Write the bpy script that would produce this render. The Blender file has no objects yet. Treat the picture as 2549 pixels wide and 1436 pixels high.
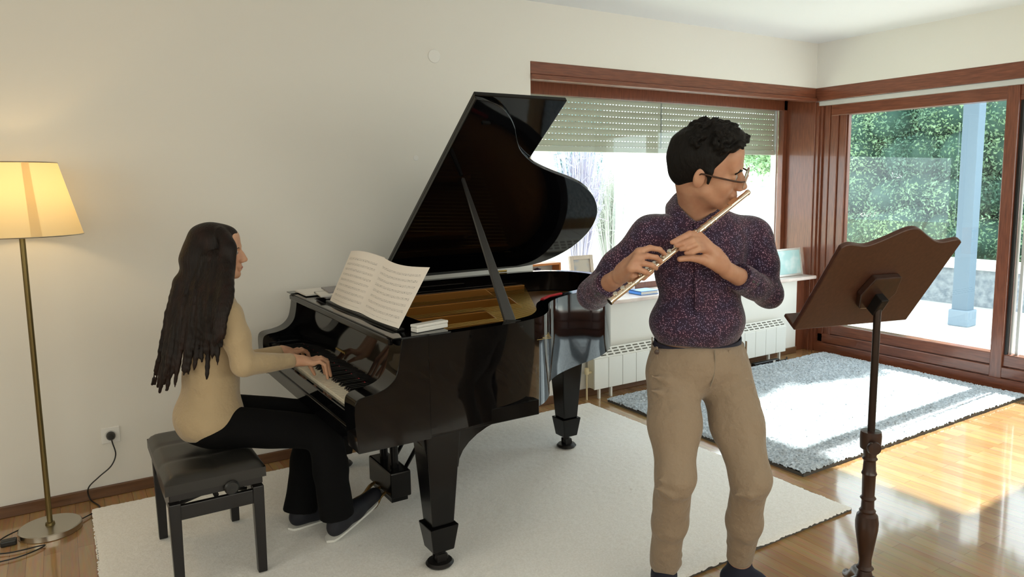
import bpy, bmesh, math, random
import numpy as np
from mathutils import Vector, Matrix
random.seed(7)
rng = np.random.default_rng(7)
scn = bpy.context.scene
COL = scn.collection
V3 = lambda *a: np.array(a, float)

# ------------------------------------------------------------------ camera
FPX, PPX, PPY = 1819.02, 1334.67, 682.67
YAW, PITCH, ROLL = 0.5767710, -0.1234005, -0.0119314
CAM = V3(-5.7248, -4.1994, 1.56)
def cam_axes():
    f = V3(math.sin(YAW)*math.cos(PITCH), math.cos(YAW)*math.cos(PITCH), math.sin(PITCH))
    r = V3(math.cos(YAW), -math.sin(YAW), 0)
    u = np.cross(r, f)
    c, s = math.cos(ROLL), math.sin(ROLL)
    return c*r+s*u, -s*r+c*u, f
CR, CU, CW = cam_axes()
def U(px, py, d):
    """photo position + distance along the view axis -> a point in the room"""
    return CAM + d*(CW + (px-PPX)/FPX*CR - (py-PPY)/FPX*CU)
cd = bpy.data.cameras.new('camera')
cam = bpy.data.objects.new('camera', cd); COL.objects.link(cam)
cd.sensor_width = 36.0; cd.lens = FPX/2549*36.0
cd.shift_x = -(PPX-1274.5)/2549; cd.shift_y = (PPY-718)/2549
cd.clip_start = 0.05; cd.clip_end = 200
m = Matrix([[CR[i], CU[i], -CW[i], CAM[i]] for i in range(3)]+[[0, 0, 0, 1]])
cam.matrix_world = m
scn.camera = cam

# ------------------------------------------------------------------ world, sun, exposure
scn.view_settings.view_transform = 'Standard'
scn.view_settings.look = 'None'
scn.view_settings.exposure = 0.42
scn.view_settings.gamma = 1.0
scn.view_settings.use_curve_mapping = False
wd = bpy.data.worlds.new('sky'); scn.world = wd; wd.use_nodes = True
bg = wd.node_tree.nodes['Background']
bg.inputs[0].default_value = (0.86, 0.945, 1.0, 1); bg.inputs[1].default_value = 3.6
def light(name, kind, loc, energy, col=(1, 1, 1), direction=None, **kw):
    l = bpy.data.lights.new(name, kind); l.energy = energy; l.color = col
    for k, v in kw.items(): setattr(l, k, v)
    o = bpy.data.objects.new(name, l); COL.objects.link(o); o.location = loc
    if direction is not None:
        o.rotation_euler = Vector(direction).to_track_quat('-Z', 'Y').to_euler()
    return o
light('sun', 'SUN', (12, -1, 12), 14.0, (1.0, 0.95, 0.86), direction=(-1, -0.03, -0.87), angle=math.radians(1.2))
def portal(name, loc, direction, sx, sy):
    o = light(name, 'AREA', loc, 1, direction=direction, shape='RECTANGLE', size=sx, size_y=sy)
    o.data.cycles.is_portal = True
    return o
portal('portal_window', (-1.5, 0.62, 1.5), (0, -1, 0), 3.3, 2.0)
portal('portal_door', (0.45, -1.3, 1.2), (-1, 0, 0), 2.6, 2.4)
portal('portal_left', (-8.65, -3.6, 1.75), (1, 0, 0), 3.4, 1.3)
portal('portal_front', (-4.1, -6.25, 1.75), (0, 1, 0), 7.0, 1.5)

# ------------------------------------------------------------------ helpers
class MB:
    def __init__(s): s.v = []; s.f = []; s.mi = []; s.cur = 0
    def add(s, vs, fs):
        n = len(s.v); s.v += [tuple(map(float, p)) for p in vs]
        s.f += [tuple(int(i)+n for i in f) for f in fs]; s.mi += [s.cur]*len(fs)
        return s
    def hexa(s, p):       # 8 corners: bottom 4 ccw, top 4 ccw
        return s.add(p, [(3, 2, 1, 0), (4, 5, 6, 7), (0, 1, 5, 4), (1, 2, 6, 5), (2, 3, 7, 6), (3, 0, 4, 7)])
    def box(s, x0, x1, y0, y1, z0, z1):
        return s.hexa([(x0, y0, z0), (x1, y0, z0), (x1, y1, z0), (x0, y1, z0), (x0, y0, z1), (x1, y0, z1), (x1, y1, z1), (x0, y1, z1)])
    def obox(s, c, ax, ay, az, hx, hy, hz):
        c = np.asarray(c, float); P = []
        for k in (-1, 1):
            for i, j in ((-1, -1), (1, -1), (1, 1), (-1, 1)):
                P.append(c+np.asarray(ax)*hx*i+np.asarray(ay)*hy*j+np.asarray(az)*hz*k)
        return s.hexa(P)
    def prism(s, outline, fn0, fn1):
        """outline of 2-D points; fn0/fn1 map one to the 3-D bottom / top"""
        n = len(outline)
        vs = [fn0(*q) for q in outline]+[fn1(*q) for q in outline]
        fs = [tuple(range(n-1, -1, -1)), tuple(range(n, 2*n))]+[(i, (i+1) % n, n+(i+1) % n, n+i) for i in range(n)]
        return s.add(vs, fs)
    def tube(s, path, r, n=12, cap=True, flat=None):
        path = [np.asarray(p, float) for p in path]
        if np.isscalar(r): r = [r]*len(path)
        vs = []; ref = None
        for i, p in enumerate(path):
            t = path[min(i+1, len(path)-1)]-path[max(i-1, 0)]
            t /= np.linalg.norm(t)+1e-12
            if ref is None: ref = V3(0, 0, 1) if abs(t[2]) < .9 else V3(1, 0, 0)
            a = np.cross(t, ref); a /= np.linalg.norm(a); b = np.cross(a, t); ref = b
            for k in range(n):
                th = 2*math.pi*k/n
                vs.append(p+r[i]*(math.cos(th)*a*(flat or 1)+math.sin(th)*b))
        fs = [(i*n+k, i*n+(k+1) % n, (i+1)*n+(k+1) % n, (i+1)*n+k) for i in range(len(path)-1) for k in range(n)]
        if cap: fs += [tuple(range(n-1, -1, -1)), tuple((len(path)-1)*n+k for k in range(n))]
        return s.add(vs, fs)
    def lathe(s, prof, c, n=32, axis=(0, 0, 1)):
        c = np.asarray(c, float); ax = np.asarray(axis, float); ax /= np.linalg.norm(ax)
        a = np.cross(ax, V3(1, 0, 0) if abs(ax[0]) < .9 else V3(0, 1, 0)); a /= np.linalg.norm(a); b = np.cross(ax, a)
        vs = [c+ax*z+r*(math.cos(2*math.pi*k/n)*a+math.sin(2*math.pi*k/n)*b) for r, z in prof for k in range(n)]
        fs = [(i*n+k, i*n+(k+1) % n, (i+1)*n+(k+1) % n, (i+1)*n+k) for i in range(len(prof)-1) for k in range(n)]
        fs += [tuple(range(n-1, -1, -1)), tuple((len(prof)-1)*n+k for k in range(n))]
        return s.add(vs, fs)
    def torus(s, c, axis, R, r, n=32, k=8, e=1.0, up=None):
        c = np.asarray(c, float); ax = np.asarray(axis, float); ax /= np.linalg.norm(ax)
        a = np.asarray(up, float) if up is not None else np.cross(ax, V3(1, 0, 0) if abs(ax[0]) < .9 else V3(0, 1, 0))
        a = a-ax*(a@ax); a /= np.linalg.norm(a); b = np.cross(ax, a)
        vs = []
        for i in range(n):
            t = 2*math.pi*i/n; d = math.cos(t)*a*e+math.sin(t)*b; dn = d/np.linalg.norm(d)
            for j in range(k):
                q = 2*math.pi*j/k; vs.append(c+R*d+r*(math.cos(q)*dn+math.sin(q)*ax))
        fs = [(i*k+j, ((i+1) % n)*k+j, ((i+1) % n)*k+(j+1) % k, i*k+(j+1) % k) for i in range(n) for j in range(k)]
        return s.add(vs, fs)
    def grid(s, P):       # P[i][j] points
        P = np.asarray(P, float); a, b = P.shape[:2]
        return s.add(P.reshape(-1, 3), [(i*b+j, i*b+j+1, (i+1)*b+j+1, (i+1)*b+j) for i in range(a-1) for j in range(b-1)])

ORG = {}
def link(o, parent=None):
    COL.objects.link(o)
    if parent is not None: o.parent = parent
    return o
def obj(name, mb, mats, parent=None, org=None, smooth=None, bevel=0, seg=2, solid=0):
    """one mesh object; vertices are given in room coordinates"""
    vs, fs = (mb.v, mb.f) if isinstance(mb, MB) else mb
    base = ORG.get(parent.name, V3(0, 0, 0)) if parent is not None else V3(0, 0, 0)
    if org is None: org = base
    org = np.asarray(org, float)
    va = np.asarray(vs, float)-org
    me = bpy.data.meshes.new(name)
    if isinstance(fs, np.ndarray):
        me.vertices.add(len(va)); me.vertices.foreach_set('co', va.astype(np.float32).ravel())
        k = fs.shape[1]
        me.loops.add(fs.size); me.loops.foreach_set('vertex_index', fs.astype(np.int32).ravel())
        me.polygons.add(len(fs)); me.polygons.foreach_set('loop_start', np.arange(0, fs.size, k, dtype=np.int32))
        me.update(calc_edges=True)
    else:
        me.from_pydata([tuple(p) for p in va], [], fs)
    if not isinstance(mats, (list, tuple)): mats = [mats]
    for mt in mats: me.materials.append(mt)
    if isinstance(mb, MB) and len(mats) > 1: me.polygons.foreach_set('material_index', mb.mi)
    o = bpy.data.objects.new(name, me); o.location = org-base
    link(o, parent); ORG[o.name] = org
    if isinstance(mb, MB):
        bm = bmesh.new(); bm.from_mesh(me); bmesh.ops.recalc_face_normals(bm, faces=bm.faces); bm.to_mesh(me); bm.free()
    if bevel:
        b = o.modifiers.new('bevel', 'BEVEL'); b.width = bevel; b.segments = seg; b.limit_method = 'ANGLE'; b.angle_limit = math.radians(40); b.harden_normals = False
    if smooth is True: me.polygons.foreach_set('use_smooth', [True]*len(me.polygons))
    elif smooth:
        me.polygons.foreach_set('use_smooth', [True]*len(me.polygons))
        me.set_sharp_from_angle(angle=math.radians(smooth))
    me.update()
    return o
def tag(o, label, cat, group=None, kind=None):
    o['label'] = label; o['category'] = cat
    if group: o['group'] = group
    if kind: o['kind'] = kind
    return o
def thing(name, loc, label, cat, group=None):
    o = bpy.data.objects.new(name, None); o.empty_display_size = .1; o.location = loc
    COL.objects.link(o); ORG[o.name] = V3(*loc)
    return tag(o, label, cat, group)
def struct(name, mb, mats, parent=None, **kw):
    o = obj(name, mb, mats, parent, **kw)
    if parent is None: o['kind'] = 'structure'
    return o
def sroot(name, loc):
    o = bpy.data.objects.new(name, None); o.location = loc; COL.objects.link(o); ORG[o.name] = V3(*loc); o['kind'] = 'structure'
    return o
def copy_part(src, parent, dx=(0, 0, 0)):
    c = src.copy(); COL.objects.link(c); c.parent = parent
    c.location = Vector(src.location)+Vector(dx)
    return c
def cat_rom(pts, n=6, closed=False):
    P = [np.asarray(p, float) for p in pts]; out = []
    N = len(P)
    for i in range(N if closed else N-1):
        p0 = P[(i-1) % N] if closed or i > 0 else P[0]; p1 = P[i]; p2 = P[(i+1) % N]
        p3 = P[(i+2) % N] if closed or i+2 < N else P[-1]
        for k in range(n):
            t = k/n
            out.append(.5*((2*p1)+(-p0+p2)*t+(2*p0-5*p1+4*p2-p3)*t*t+(-p0+3*p1-3*p2+p3)*t**3))
    if not closed: out.append(P[-1])
    return out

# ------------------------------------------------------------------ materials
MT = {}
def M(name, col, rough=.5, metal=0., spec=.5, coat=0., bump=None, var=None, trans=0., sss=0., sheen=0., stretch=(1, 1, 1), emit=None):
    mt = bpy.data.materials.new(name); mt.use_nodes = True; nt = mt.node_tree; N = nt.nodes; L = nt.links
    b = N['Principled BSDF']; I = b.inputs
    I['Base Color'].default_value = (*col, 1); I['Roughness'].default_value = rough; I['Metallic'].default_value = metal
    I['Specular IOR Level'].default_value = spec; I['Coat Weight'].default_value = coat; I['Coat Roughness'].default_value = .06
    I['Transmission Weight'].default_value = trans; I['Sheen Weight'].default_value = sheen
    if sss: I['Subsurface Weight'].default_value = sss; I['Subsurface Radius'].default_value = (.012, .005, .003); I['Subsurface Scale'].default_value = 1
    if emit: I['Emission Color'].default_value = (*emit[0], 1); I['Emission Strength'].default_value = emit[1]
    if bump or var:
        tc = N.new('ShaderNodeTexCoord'); mp = N.new('ShaderNodeMapping'); mp.inputs['Scale'].default_value = stretch
        L.new(tc.outputs['Object'], mp.inputs['Vector'])
    if var:    # (scale, colour2, detail, lo, hi)
        nz = N.new('ShaderNodeTexNoise'); nz.inputs['Scale'].default_value = var[0]; nz.inputs['Detail'].default_value = var[2]
        L.new(mp.outputs[0], nz.inputs['Vector'])
        rp = N.new('ShaderNodeValToRGB'); rp.color_ramp.elements[0].position = var[3]; rp.color_ramp.elements[1].position = var[4]
        rp.color_ramp.elements[0].color = (*col, 1); rp.color_ramp.elements[1].color = (*var[1], 1)
        L.new(nz.outputs['Fac'], rp.inputs[0]); L.new(rp.outputs[0], I['Base Color'])
    if bump:   # (scale, strength, distance)
        nb = N.new('ShaderNodeTexNoise'); nb.inputs['Scale'].default_value = bump[0]; nb.inputs['Detail'].default_value = 4
        L.new(mp.outputs[0], nb.inputs['Vector'])
        bp = N.new('ShaderNodeBump'); bp.inputs['Strength'].default_value = bump[1]; bp.inputs['Distance'].default_value = bump[2]
        L.new(nb.outputs['Fac'], bp.inputs['Height']); L.new(bp.outputs[0], I['Normal'])
    MT[name] = mt
    return mt
def nodes(mt): return mt.node_tree.nodes, mt.node_tree.links
wall_m = M('wall_paint', (.80, .787, .742), .75, bump=(60, .05, .002))
ceil_m = M('ceiling_paint', (.83, .85, .87), .8)
wood_m = M('mahogany_wood', (.125, .034, .016), .3, coat=.35, var=(7, (.235, .075, .036), 5, .3, .75), stretch=(14, 14, 1.2))
woodh_m = M('mahogany_wood_horizontal', (.125, .034, .016), .3, coat=.35, var=(7, (.235, .075, .036), 5, .3, .75), stretch=(1.2, 1.2, 14))
base_m = M('baseboard_wood', (.10, .045, .02), .4, var=(5, (.17, .08, .035), 4, .3, .7), stretch=(1, 10, 10))
lacq_m = M('black_lacquer', (.0022, .0022, .0028), .05, spec=.33)
lacq2_m = M('black_satin_lacquer', (.003, .0028, .003), .2, spec=.28)
bench_m = M('black_bench_wood', (.008, .007, .008), .3)
leather_m = M('dark_leather', (.022, .021, .019), .36, bump=(90, .12, .002))
ivory_m = M('ivory_key', (.80, .74, .60), .3)
ebony_m = M('ebony_key', (.006, .006, .006), .25)
gold_m = M('gold_plate', (.30, .125, .018), .36, metal=.55)
brass_m = M('brass', (.55, .38, .12), .3, metal=1)
orange_m = M('orange_wood', (.42, .17, .04), .4, var=(6, (.50, .22, .06), 4, .3, .7), stretch=(1, 12, 12))
felt_m = M('red_felt', (.5, .02, .03), .9)
chrome_m = M('brushed_steel', (.55, .52, .45), .28, metal=1)
blackp_m = M('black_plastic', (.012, .012, .012), .4)
whitep_m = M('white_plastic', (.82, .82, .80), .35)
M('valve_cream', (.70, .60, .38), .5)
rad_m = M('radiator_enamel', (.80, .80, .76), .35)
alu_m = M('aluminium', (.62, .63, .62), .4, metal=.3)
stone_m = M('sill_stone', (.78, .68, .63), .3, var=(9, (.66, .54, .50), 5, .4, .7))
skin_m = M('skin', (.56, .31, .20), .5, sss=.15, var=(28, (.50, .25, .16), 3, .35, .7))
skinw_m = M('skin_fair', (.62, .36, .23), .5, sss=.15, var=(28, (.55, .30, .19), 3, .35, .7))
lip_m = M('lips', (.42, .16, .13), .45)
hair_m = M('hair_black', (.007, .006, .0055), .65, spec=.2, bump=(55, .8, .01), stretch=(1, 1, .35))
hairw_m = M('hair_dark_brown', (.008, .0042, .003), .5, spec=.25, bump=(160, .6, .006), stretch=(1, 1, .06), var=(30, (.020, .008, .005), 3, .45, .75))
chino_m = M('beige_chino', (.31, .235, .165), .85, bump=(16, .55, .03), sheen=.2)
belt_m = M('navy_belt', (.012, .012, .03), .6)
sock_m = M('navy_sock', (.012, .014, .03), .9)
top_m = M('beige_knit', (.46, .35, .21), .9, bump=(13, .55, .025), sheen=.3)
pants_m = M('black_trousers', (.0035, .0035, .004), .9, spec=.15)
shoe_m = M('navy_canvas', (.008, .009, .016), .7)
sole_m = M('white_sole', (.75, .75, .72), .5)
tort_m = M('tortoise_shell', (.05, .018, .008), .25)
flute_m = M('rose_gold_flute', (.90, .74, .58), .22, metal=1)
silver_m = M('silver_keys', (.80, .76, .68), .2, metal=1)
stand_m = M('dark_turned_wood', (.022, .008, .005), .38, coat=.2, var=(9, (.042, .015, .008), 4, .3, .7), stretch=(6, 6, 1))
board_m = M('brown_desk_wood', (.052, .019, .011), .42, coat=.1, var=(9, (.078, .030, .017), 4, .3, .7), stretch=(10, 1.5, 10))
rod_m = M('stand_rod_metal', (.05, .035, .03), .3, metal=.8)
iron_m = M('dark_iron', (.02, .018, .018), .4, metal=.6)

# floor parquet: strips that run across the room
floor_m = M('oak_parquet', (.4, .22, .1), .22, coat=.9)
N, L = nodes(floor_m); b = N['Principled BSDF']
tc = N.new('ShaderNodeTexCoord'); mp = N.new('ShaderNodeMapping'); mp.inputs['Rotation'].default_value = (0, 0, math.pi/2)
br = N.new('ShaderNodeTexBrick'); br.inputs['Scale'].default_value = 1; br.inputs['Brick Width'].default_value = .55; br.inputs['Row Height'].default_value = .062
br.inputs['Mortar Size'].default_value = .0009; br.offset = .37; br.inputs['Bias'].default_value = 0
br.inputs['Color1'].default_value = (.33, .185, .082, 1); br.inputs['Color2'].default_value = (.44, .275, .135, 1); br.inputs['Mortar'].default_value = (.20, .09, .035, 1)
nz = N.new('ShaderNodeTexNoise'); nz.inputs['Scale'].default_value = 6; nz.inputs['Detail'].default_value = 6
mp2 = N.new('ShaderNodeMapping'); mp2.inputs['Scale'].default_value = (12, 1, 1)
L.new(tc.outputs['Object'], mp.inputs[0]); L.new(mp.outputs[0], br.inputs['Vector']); L.new(tc.outputs['Object'], mp2.inputs[0]); L.new(mp2.outputs[0], nz.inputs['Vector'])
mx = N.new('ShaderNodeMix'); mx.data_type = 'RGBA'; mx.blend_type = 'MULTIPLY'; mx.inputs[0].default_value = .5
L.new(br.outputs['Color'], mx.inputs[6]); L.new(nz.outputs['Color'], mx.inputs[7])
gm = N.new('ShaderNodeHueSaturation'); gm.inputs['Saturation'].default_value = 1.05; gm.inputs['Value'].default_value = 1.4
L.new(mx.outputs[2], gm.inputs['Color']); L.new(gm.outputs[0], b.inputs['Base Color'])

# glass: thin pane, clear with mirror-like glints by Fresnel
glass_m = bpy.data.materials.new('pane_glass'); glass_m.use_nodes = True
N, L = nodes(glass_m); N.remove(N['Principled BSDF'])
tr = N.new('ShaderNodeBsdfTransparent'); tr.inputs[0].default_value = (.93, .97, .97, 1); gl = N.new('ShaderNodeBsdfGlossy'); gl.inputs['Roughness'].default_value = .0
fr = N.new('ShaderNodeLayerWeight'); fr.inputs[0].default_value = .5; ms = N.new('ShaderNodeMixShader')
pw5 = N.new('ShaderNodeMath'); pw5.operation = 'POWER'; pw5.inputs[1].default_value = 5; L.new(fr.outputs['Facing'], pw5.inputs[0])
sc5 = N.new('ShaderNodeMath'); sc5.operation = 'MULTIPLY_ADD'; sc5.inputs[1].default_value = .96; sc5.inputs[2].default_value = .04; L.new(pw5.outputs[0], sc5.inputs[0])
L.new(sc5.outputs[0], ms.inputs[0]); L.new(tr.outputs[0], ms.inputs[1]); L.new(gl.outputs[0], ms.inputs[2]); L.new(ms.outputs[0], N['Material Output'].inputs[0])

glass_w = glass_m.copy(); glass_w.name = 'warm_fill_glass'; glass_w.node_tree.nodes['Transparent BSDF'].inputs[0].default_value = (.95, .895, .80, 1)  # no curtain: pane tint puts warmth into the light of the added windows
def rug_mat(name, c1, c2, scale):
    mt = M(name, c1, .95, spec=.1, var=(scale, c2, 3, .35, .65), bump=(scale*1.3, .25, .006), sheen=.3)
    return mt
rug1_m = rug_mat('cream_pile', (.88, .86, .82), (.97, .955, .93), 120)
rug2_m = rug_mat('blue_grey_shag', (.30, .36, .42), (.66, .73, .80), 75)
rugedge_m = M('rug_binding', (.10, .095, .09), .9)

# shirt: dark plum with small pale flecks
shirt_m = M('speckled_plum_cotton', (.05, .012, .035), .8, sheen=.2)
N, L = nodes(shirt_m); b = N['Principled BSDF']
tc = N.new('ShaderNodeTexCoord'); vo = N.new('ShaderNodeTexVoronoi'); vo.inputs['Scale'].default_value = 185; vo.inputs['Randomness'].default_value = 1
rp = N.new('ShaderNodeValToRGB'); rp.color_ramp.elements[0].position = .17; rp.color_ramp.elements[0].color = (.58, .50, .58, 1)
rp.color_ramp.elements[1].position = .36; rp.color_ramp.elements[1].color = (.036, .012, .042, 1)
nz = N.new('ShaderNodeTexNoise'); nz.inputs['Scale'].default_value = 26; nz.inputs['Detail'].default_value = 3
r2 = N.new('ShaderNodeValToRGB'); r2.color_ramp.elements[0].position = .4; r2.color_ramp.elements[0].color = (.45, .45, .75, 1); r2.color_ramp.elements[1].position = .62; r2.color_ramp.elements[1].color = (1, .60, .74, 1)
mx = N.new('ShaderNodeMix'); mx.data_type = 'RGBA'; mx.blend_type = 'MULTIPLY'; mx.inputs[0].default_value = .8
for n_ in (vo, nz): L.new(tc.outputs['Object'], n_.inputs['Vector'])
L.new(vo.outputs['Distance'], rp.inputs[0]); L.new(nz.outputs['Fac'], r2.inputs[0]); L.new(rp.outputs[0], mx.inputs[6]); L.new(r2.outputs[0], mx.inputs[7]); L.new(mx.outputs[2], b.inputs['Base Color'])
nb = N.new('ShaderNodeTexNoise'); nb.inputs['Scale'].default_value = 13; bp = N.new('ShaderNodeBump'); bp.inputs['Strength'].default_value = .35; bp.inputs['Distance'].default_value = .02
L.new(tc.outputs['Object'], nb.inputs['Vector']); L.new(nb.outputs['Fac'], bp.inputs['Height']); L.new(bp.outputs[0], b.inputs['Normal'])

# lampshade cloth
shade_m = bpy.data.materials.new('lampshade_cloth'); shade_m.use_nodes = True
N, L = nodes(shade_m); N.remove(N['Principled BSDF'])
tl = N.new('ShaderNodeBsdfTranslucent'); tl.inputs[0].default_value = (.95, .80, .45, 1); df = N.new('ShaderNodeBsdfDiffuse'); df.inputs[0].default_value = (.85, .78, .60, 1)
ms = N.new('ShaderNodeMixShader'); ms.inputs[0].default_value = .45
L.new(tl.outputs[0], ms.inputs[1]); L.new(df.outputs[0], ms.inputs[2]); L.new(ms.outputs[0], N['Material Output'].inputs[0])


# ================================================================== THE ROOM
RZ, HZ = 2.755, 2.37           # ceiling, underside of the headers
X0, Y0 = -8.6, -6.2
mb = MB().box(X0, .3, Y0, .33, -.12, 0); struct('floor', mb, floor_m)
mb = MB().box(X0-.2, .45, Y0-.2, .5, RZ, RZ+.15); struct('ceiling', mb, ceil_m)
WX0, WX1, SZ = -3.02, 0.0, .70
mb = MB().box(X0, WX0, 0, .36, -.1, RZ).box(WX0, -.18, 0, .36, -.1, SZ-.03).box(WX0, .36, 0, .36, HZ, RZ)
struct('wall_back', mb, wall_m)
mb = MB().box(0, .36, -2.62, 0, HZ, RZ).box(0, .36, Y0, -2.62, -.1, RZ); struct('wall_right', mb, wall_m)
mb = MB().box(X0-.2, X0, Y0, .36, -.1, 1.1).box(X0-.2, X0, Y0, .36, 2.4, RZ).box(X0-.2, X0, Y0, -5.3, 1.1, 2.4).box(X0-.2, X0, -1.9, .36, 1.1, 2.4); struct('wall_left', mb, wall_m)
mb = MB().box(X0, .36, Y0-.2, Y0, -.1, 1.0).box(X0, .36, Y0-.2, Y0, 2.5, RZ).box(X0, -7.6, Y0-.2, Y0, 1.0, 2.5).box(-.6, .36, Y0-.2, Y0, 1.0, 2.5)
struct('wall_front', mb, wall_m)
mb = MB().box(X0, -.18, -.016, 0, 0, .058); struct('baseboard_back', mb, base_m, bevel=.004)
mb = MB().box(X0, X0+.016, Y0, 0, 0, .058); struct('baseboard_left', mb, base_m, bevel=.004)

# --- big window over the radiator
w1 = sroot('window_1', (-1.5, .33, SZ))
mb = MB().box(WX0, 0.02, -.06, .36, SZ-.03, SZ); struct('window_sill', mb, stone_m, w1, bevel=.008)
mb = MB().box(-.05, 0, .30, .36, SZ, 2.3).box(WX0, WX0+.06, .30, .36, SZ, 2.3).box(WX0, 0, .30, .36, SZ, SZ+.05).box(WX0, 0, .30, .36, 2.2, HZ)
struct('window_frame', mb, wood_m, w1, bevel=.004)
mb = MB().box(WX0+.06, -.05, .328, .332, SZ+.05, 2.2); struct('pane', mb, glass_m, w1)
mb = MB().box(WX0, -.004, -.004, .05, 2.285, HZ).box(WX0, -.004, -.018, .06, 2.25, 2.285)
struct('valance_board', mb, woodh_m, w1, bevel=.006)
# roller shutter outside the pane
sh = thing('roller_shutter', (-1.5, .43, 1.84), 'pale olive slatted roller shutter pulled a third of the way down outside the big window', 'shutter')
shut_m = M('shutter_slat', (.56, .53, .42), .55)
N, L = nodes(shut_m)
tcs = N.new('ShaderNodeTexCoord'); sp = N.new('ShaderNodeSeparateXYZ'); L.new(tcs.outputs['Object'], sp.inputs[0])
def mth(op, a, b_=None, c_=None):
    n_ = N.new('ShaderNodeMath'); n_.operation = op
    for i_, q in enumerate((a, b_, c_)):
        if q is None: continue
        if isinstance(q, (int, float)): n_.inputs[i_].default_value = q
        else: L.new(q, n_.inputs[i_])
    return n_.outputs[0]
SP = .0475   # slat pitch
fz = mth('FRACT', mth('MULTIPLY', mth('ADD', sp.outputs['Z'], 10*SP), 1/SP)); fx = mth('FRACT', mth('MULTIPLY', mth('ADD', sp.outputs['X'], 20), 1/.031))
hole = mth('MULTIPLY', mth('LESS_THAN', fz, .085), mth('LESS_THAN', fx, .42))
tp = N.new('ShaderNodeBsdfTransparent'); mxs = N.new('ShaderNodeMixShader'); L.new(hole, mxs.inputs[0])
L.new(N['Principled BSDF'].outputs[0], mxs.inputs[1]); L.new(tp.outputs[0], mxs.inputs[2]); L.new(mxs.outputs[0], N['Material Output'].inputs[0])
obj('centre_guide', MB().box(-1.462, -1.448, .424, .445, 1.80, 2.42), M('guide_grey', (.25, .25, .22), .6), sh)
for xa, xb in ((WX0+.03, -1.46), (-1.45, -.02)):
    mb = MB(); k = 0; z = 1.84
    while z < 2.42:
        prof = [(.43+.0055*math.sin(math.pi*t), z+SP*t) for t in (0, .1, .2, .35, .5, .65, .8, .92, 1.0)]
        vs = [(x, y_-.0, z_) for x in (xa, xb) for y_, z_ in [(.43-(y-.43), zz) for y, zz in prof]]
        n_ = len(prof); mb.add(vs, [(i, i+1, n_+i+1, n_+i) for i in range(n_-1)]); z += SP
    so = obj('shutter_slats', mb, shut_m, sh, smooth=True)
mb = MB().box(WX0+.03, -.02, .415, .44, 1.80, 1.842); obj('bottom_bar', mb, M('shutter_bar', (.56, .54, .45), .5), sh, bevel=.004)
for xa, xb in ((WX0, WX0+.03), (-.022, 0)): obj('guide_rail', MB().box(xa, xb, .40, .46, SZ, 2.42), alu_m, sh)

# --- corner post between window and sliding door
mb = MB().box(0, .30, 0, .34, 0, HZ).box(-.18, 0, .05, .34, 0, SZ-.03); struct('trim_1', mb, wood_m, bevel=.004)
mb = MB().box(.012, .06, -.03, 0, 0, HZ-.12).box(.03, .07, -.055, -.03, 0, HZ-.12).box(.0, .3, 0.0, .006, 0, .0)
struct('trim_2', mb, wood_m, bevel=.006)

# --- sliding door
d1 = sroot('door_1', (.1, -1.3, 0))
mb = MB().box(-.002, .05, -2.62, -.0, HZ-.115, HZ).box(.05, .2, -2.62, 0, HZ-.02, HZ); struct('valance_board', mb, woodh_m, d1, bevel=.004)
mb = MB().box(.012, .2, -2.62, -.02, HZ-.155, HZ-.118); struct('shutter_slot_strip', mb, alu_m, d1)
mb = MB().box(.055, .16, -1.56, -.12, 2.122, HZ-.15); struct('frame_head', mb, woodh_m, d1, bevel=.004)
mb = MB().box(.05, .14, -.115, -.055, 0, HZ-.15).box(.06, .15, -.19, -.115, 0, HZ-.15).box(.075, .14, -.262, -.19, .2, HZ-.15).box(.088, .13, -.275, -.262, .25, 2.13)
struct('frame_jamb', mb, wood_m, d1, bevel=.005)
mb = MB().box(.045, .16, -1.642, -1.556, 0, HZ-.15).box(.045, .15, -2.62, -2.5, 0, HZ-.15); struct('door_stile', mb, wood_m, d1, bevel=.006)
mb = MB().box(.065, .16, -2.5, -.12, .172, .262).box(.05, .16, -2.5, -.06, .088, .168).box(.035, .16, -2.5, -.03, 0, .084)
struct('threshold_rail', mb, woodh_m, d1, bevel=.005)
mb = MB().box(.108, .112, -1.56, -.262, .25, 2.13); struct('pane', mb, glass_m, d1)
mb = MB().box(.118, .122, -2.5, -1.70, .25, 2.13); struct('pane', mb, glass_m, d1)
mb = MB().box(.07, .10, -1.662, -1.645, .21, 2.14); struct('gasket', mb, blackp_m, d1)
mb = MB().box(.10, .125, -1.678, -1.664, .21, 2.14).box(.115, .14, -1.715, -1.695, .21, 2.14); struct('sliding_rail', mb, alu_m, d1)
mb = MB().box(.06, .16, -2.5, -1.64, 2.11, HZ-.15); struct('frame_head', mb, woodh_m, d1, bevel=.004)

# unseen window added behind the camera to fill the room with light
w2 = sroot('fill_window_front', (-4.1, Y0-.1, 1.0))
mb = MB().box(-7.6, -.6, Y0-.14, Y0-.06, 1.0, 1.06).box(-7.6, -.6, Y0-.14, Y0-.06, 2.44, 2.5)
for x in (-7.6, -5.27, -2.93, -.66): mb.box(x, x+.06, Y0-.14, Y0-.06, 1.0, 2.5)
struct('window_frame', mb, wood_m, w2)
mb = MB().box(-7.54, -.66, Y0-.102, Y0-.098, 1.06, 2.44); struct('pane', mb, glass_w, w2)

w3 = sroot('fill_window_left', (X0-.1, -3.6, 1.1))  # second unseen window, added in the left wall as extra fill light
mb = MB().box(X0-.14, X0-.06, -5.3, -1.9, 1.1, 1.16).box(X0-.14, X0-.06, -5.3, -1.9, 2.34, 2.4)
for y in (-5.3, -3.63, -1.96): mb.box(X0-.14, X0-.06, y, y+.06, 1.1, 2.4)
struct('window_frame', mb, wood_m, w3)
mb = MB().box(X0-.102, X0-.098, -5.24, -1.96, 1.16, 2.34); struct('pane', mb, glass_w, w3)

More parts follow.
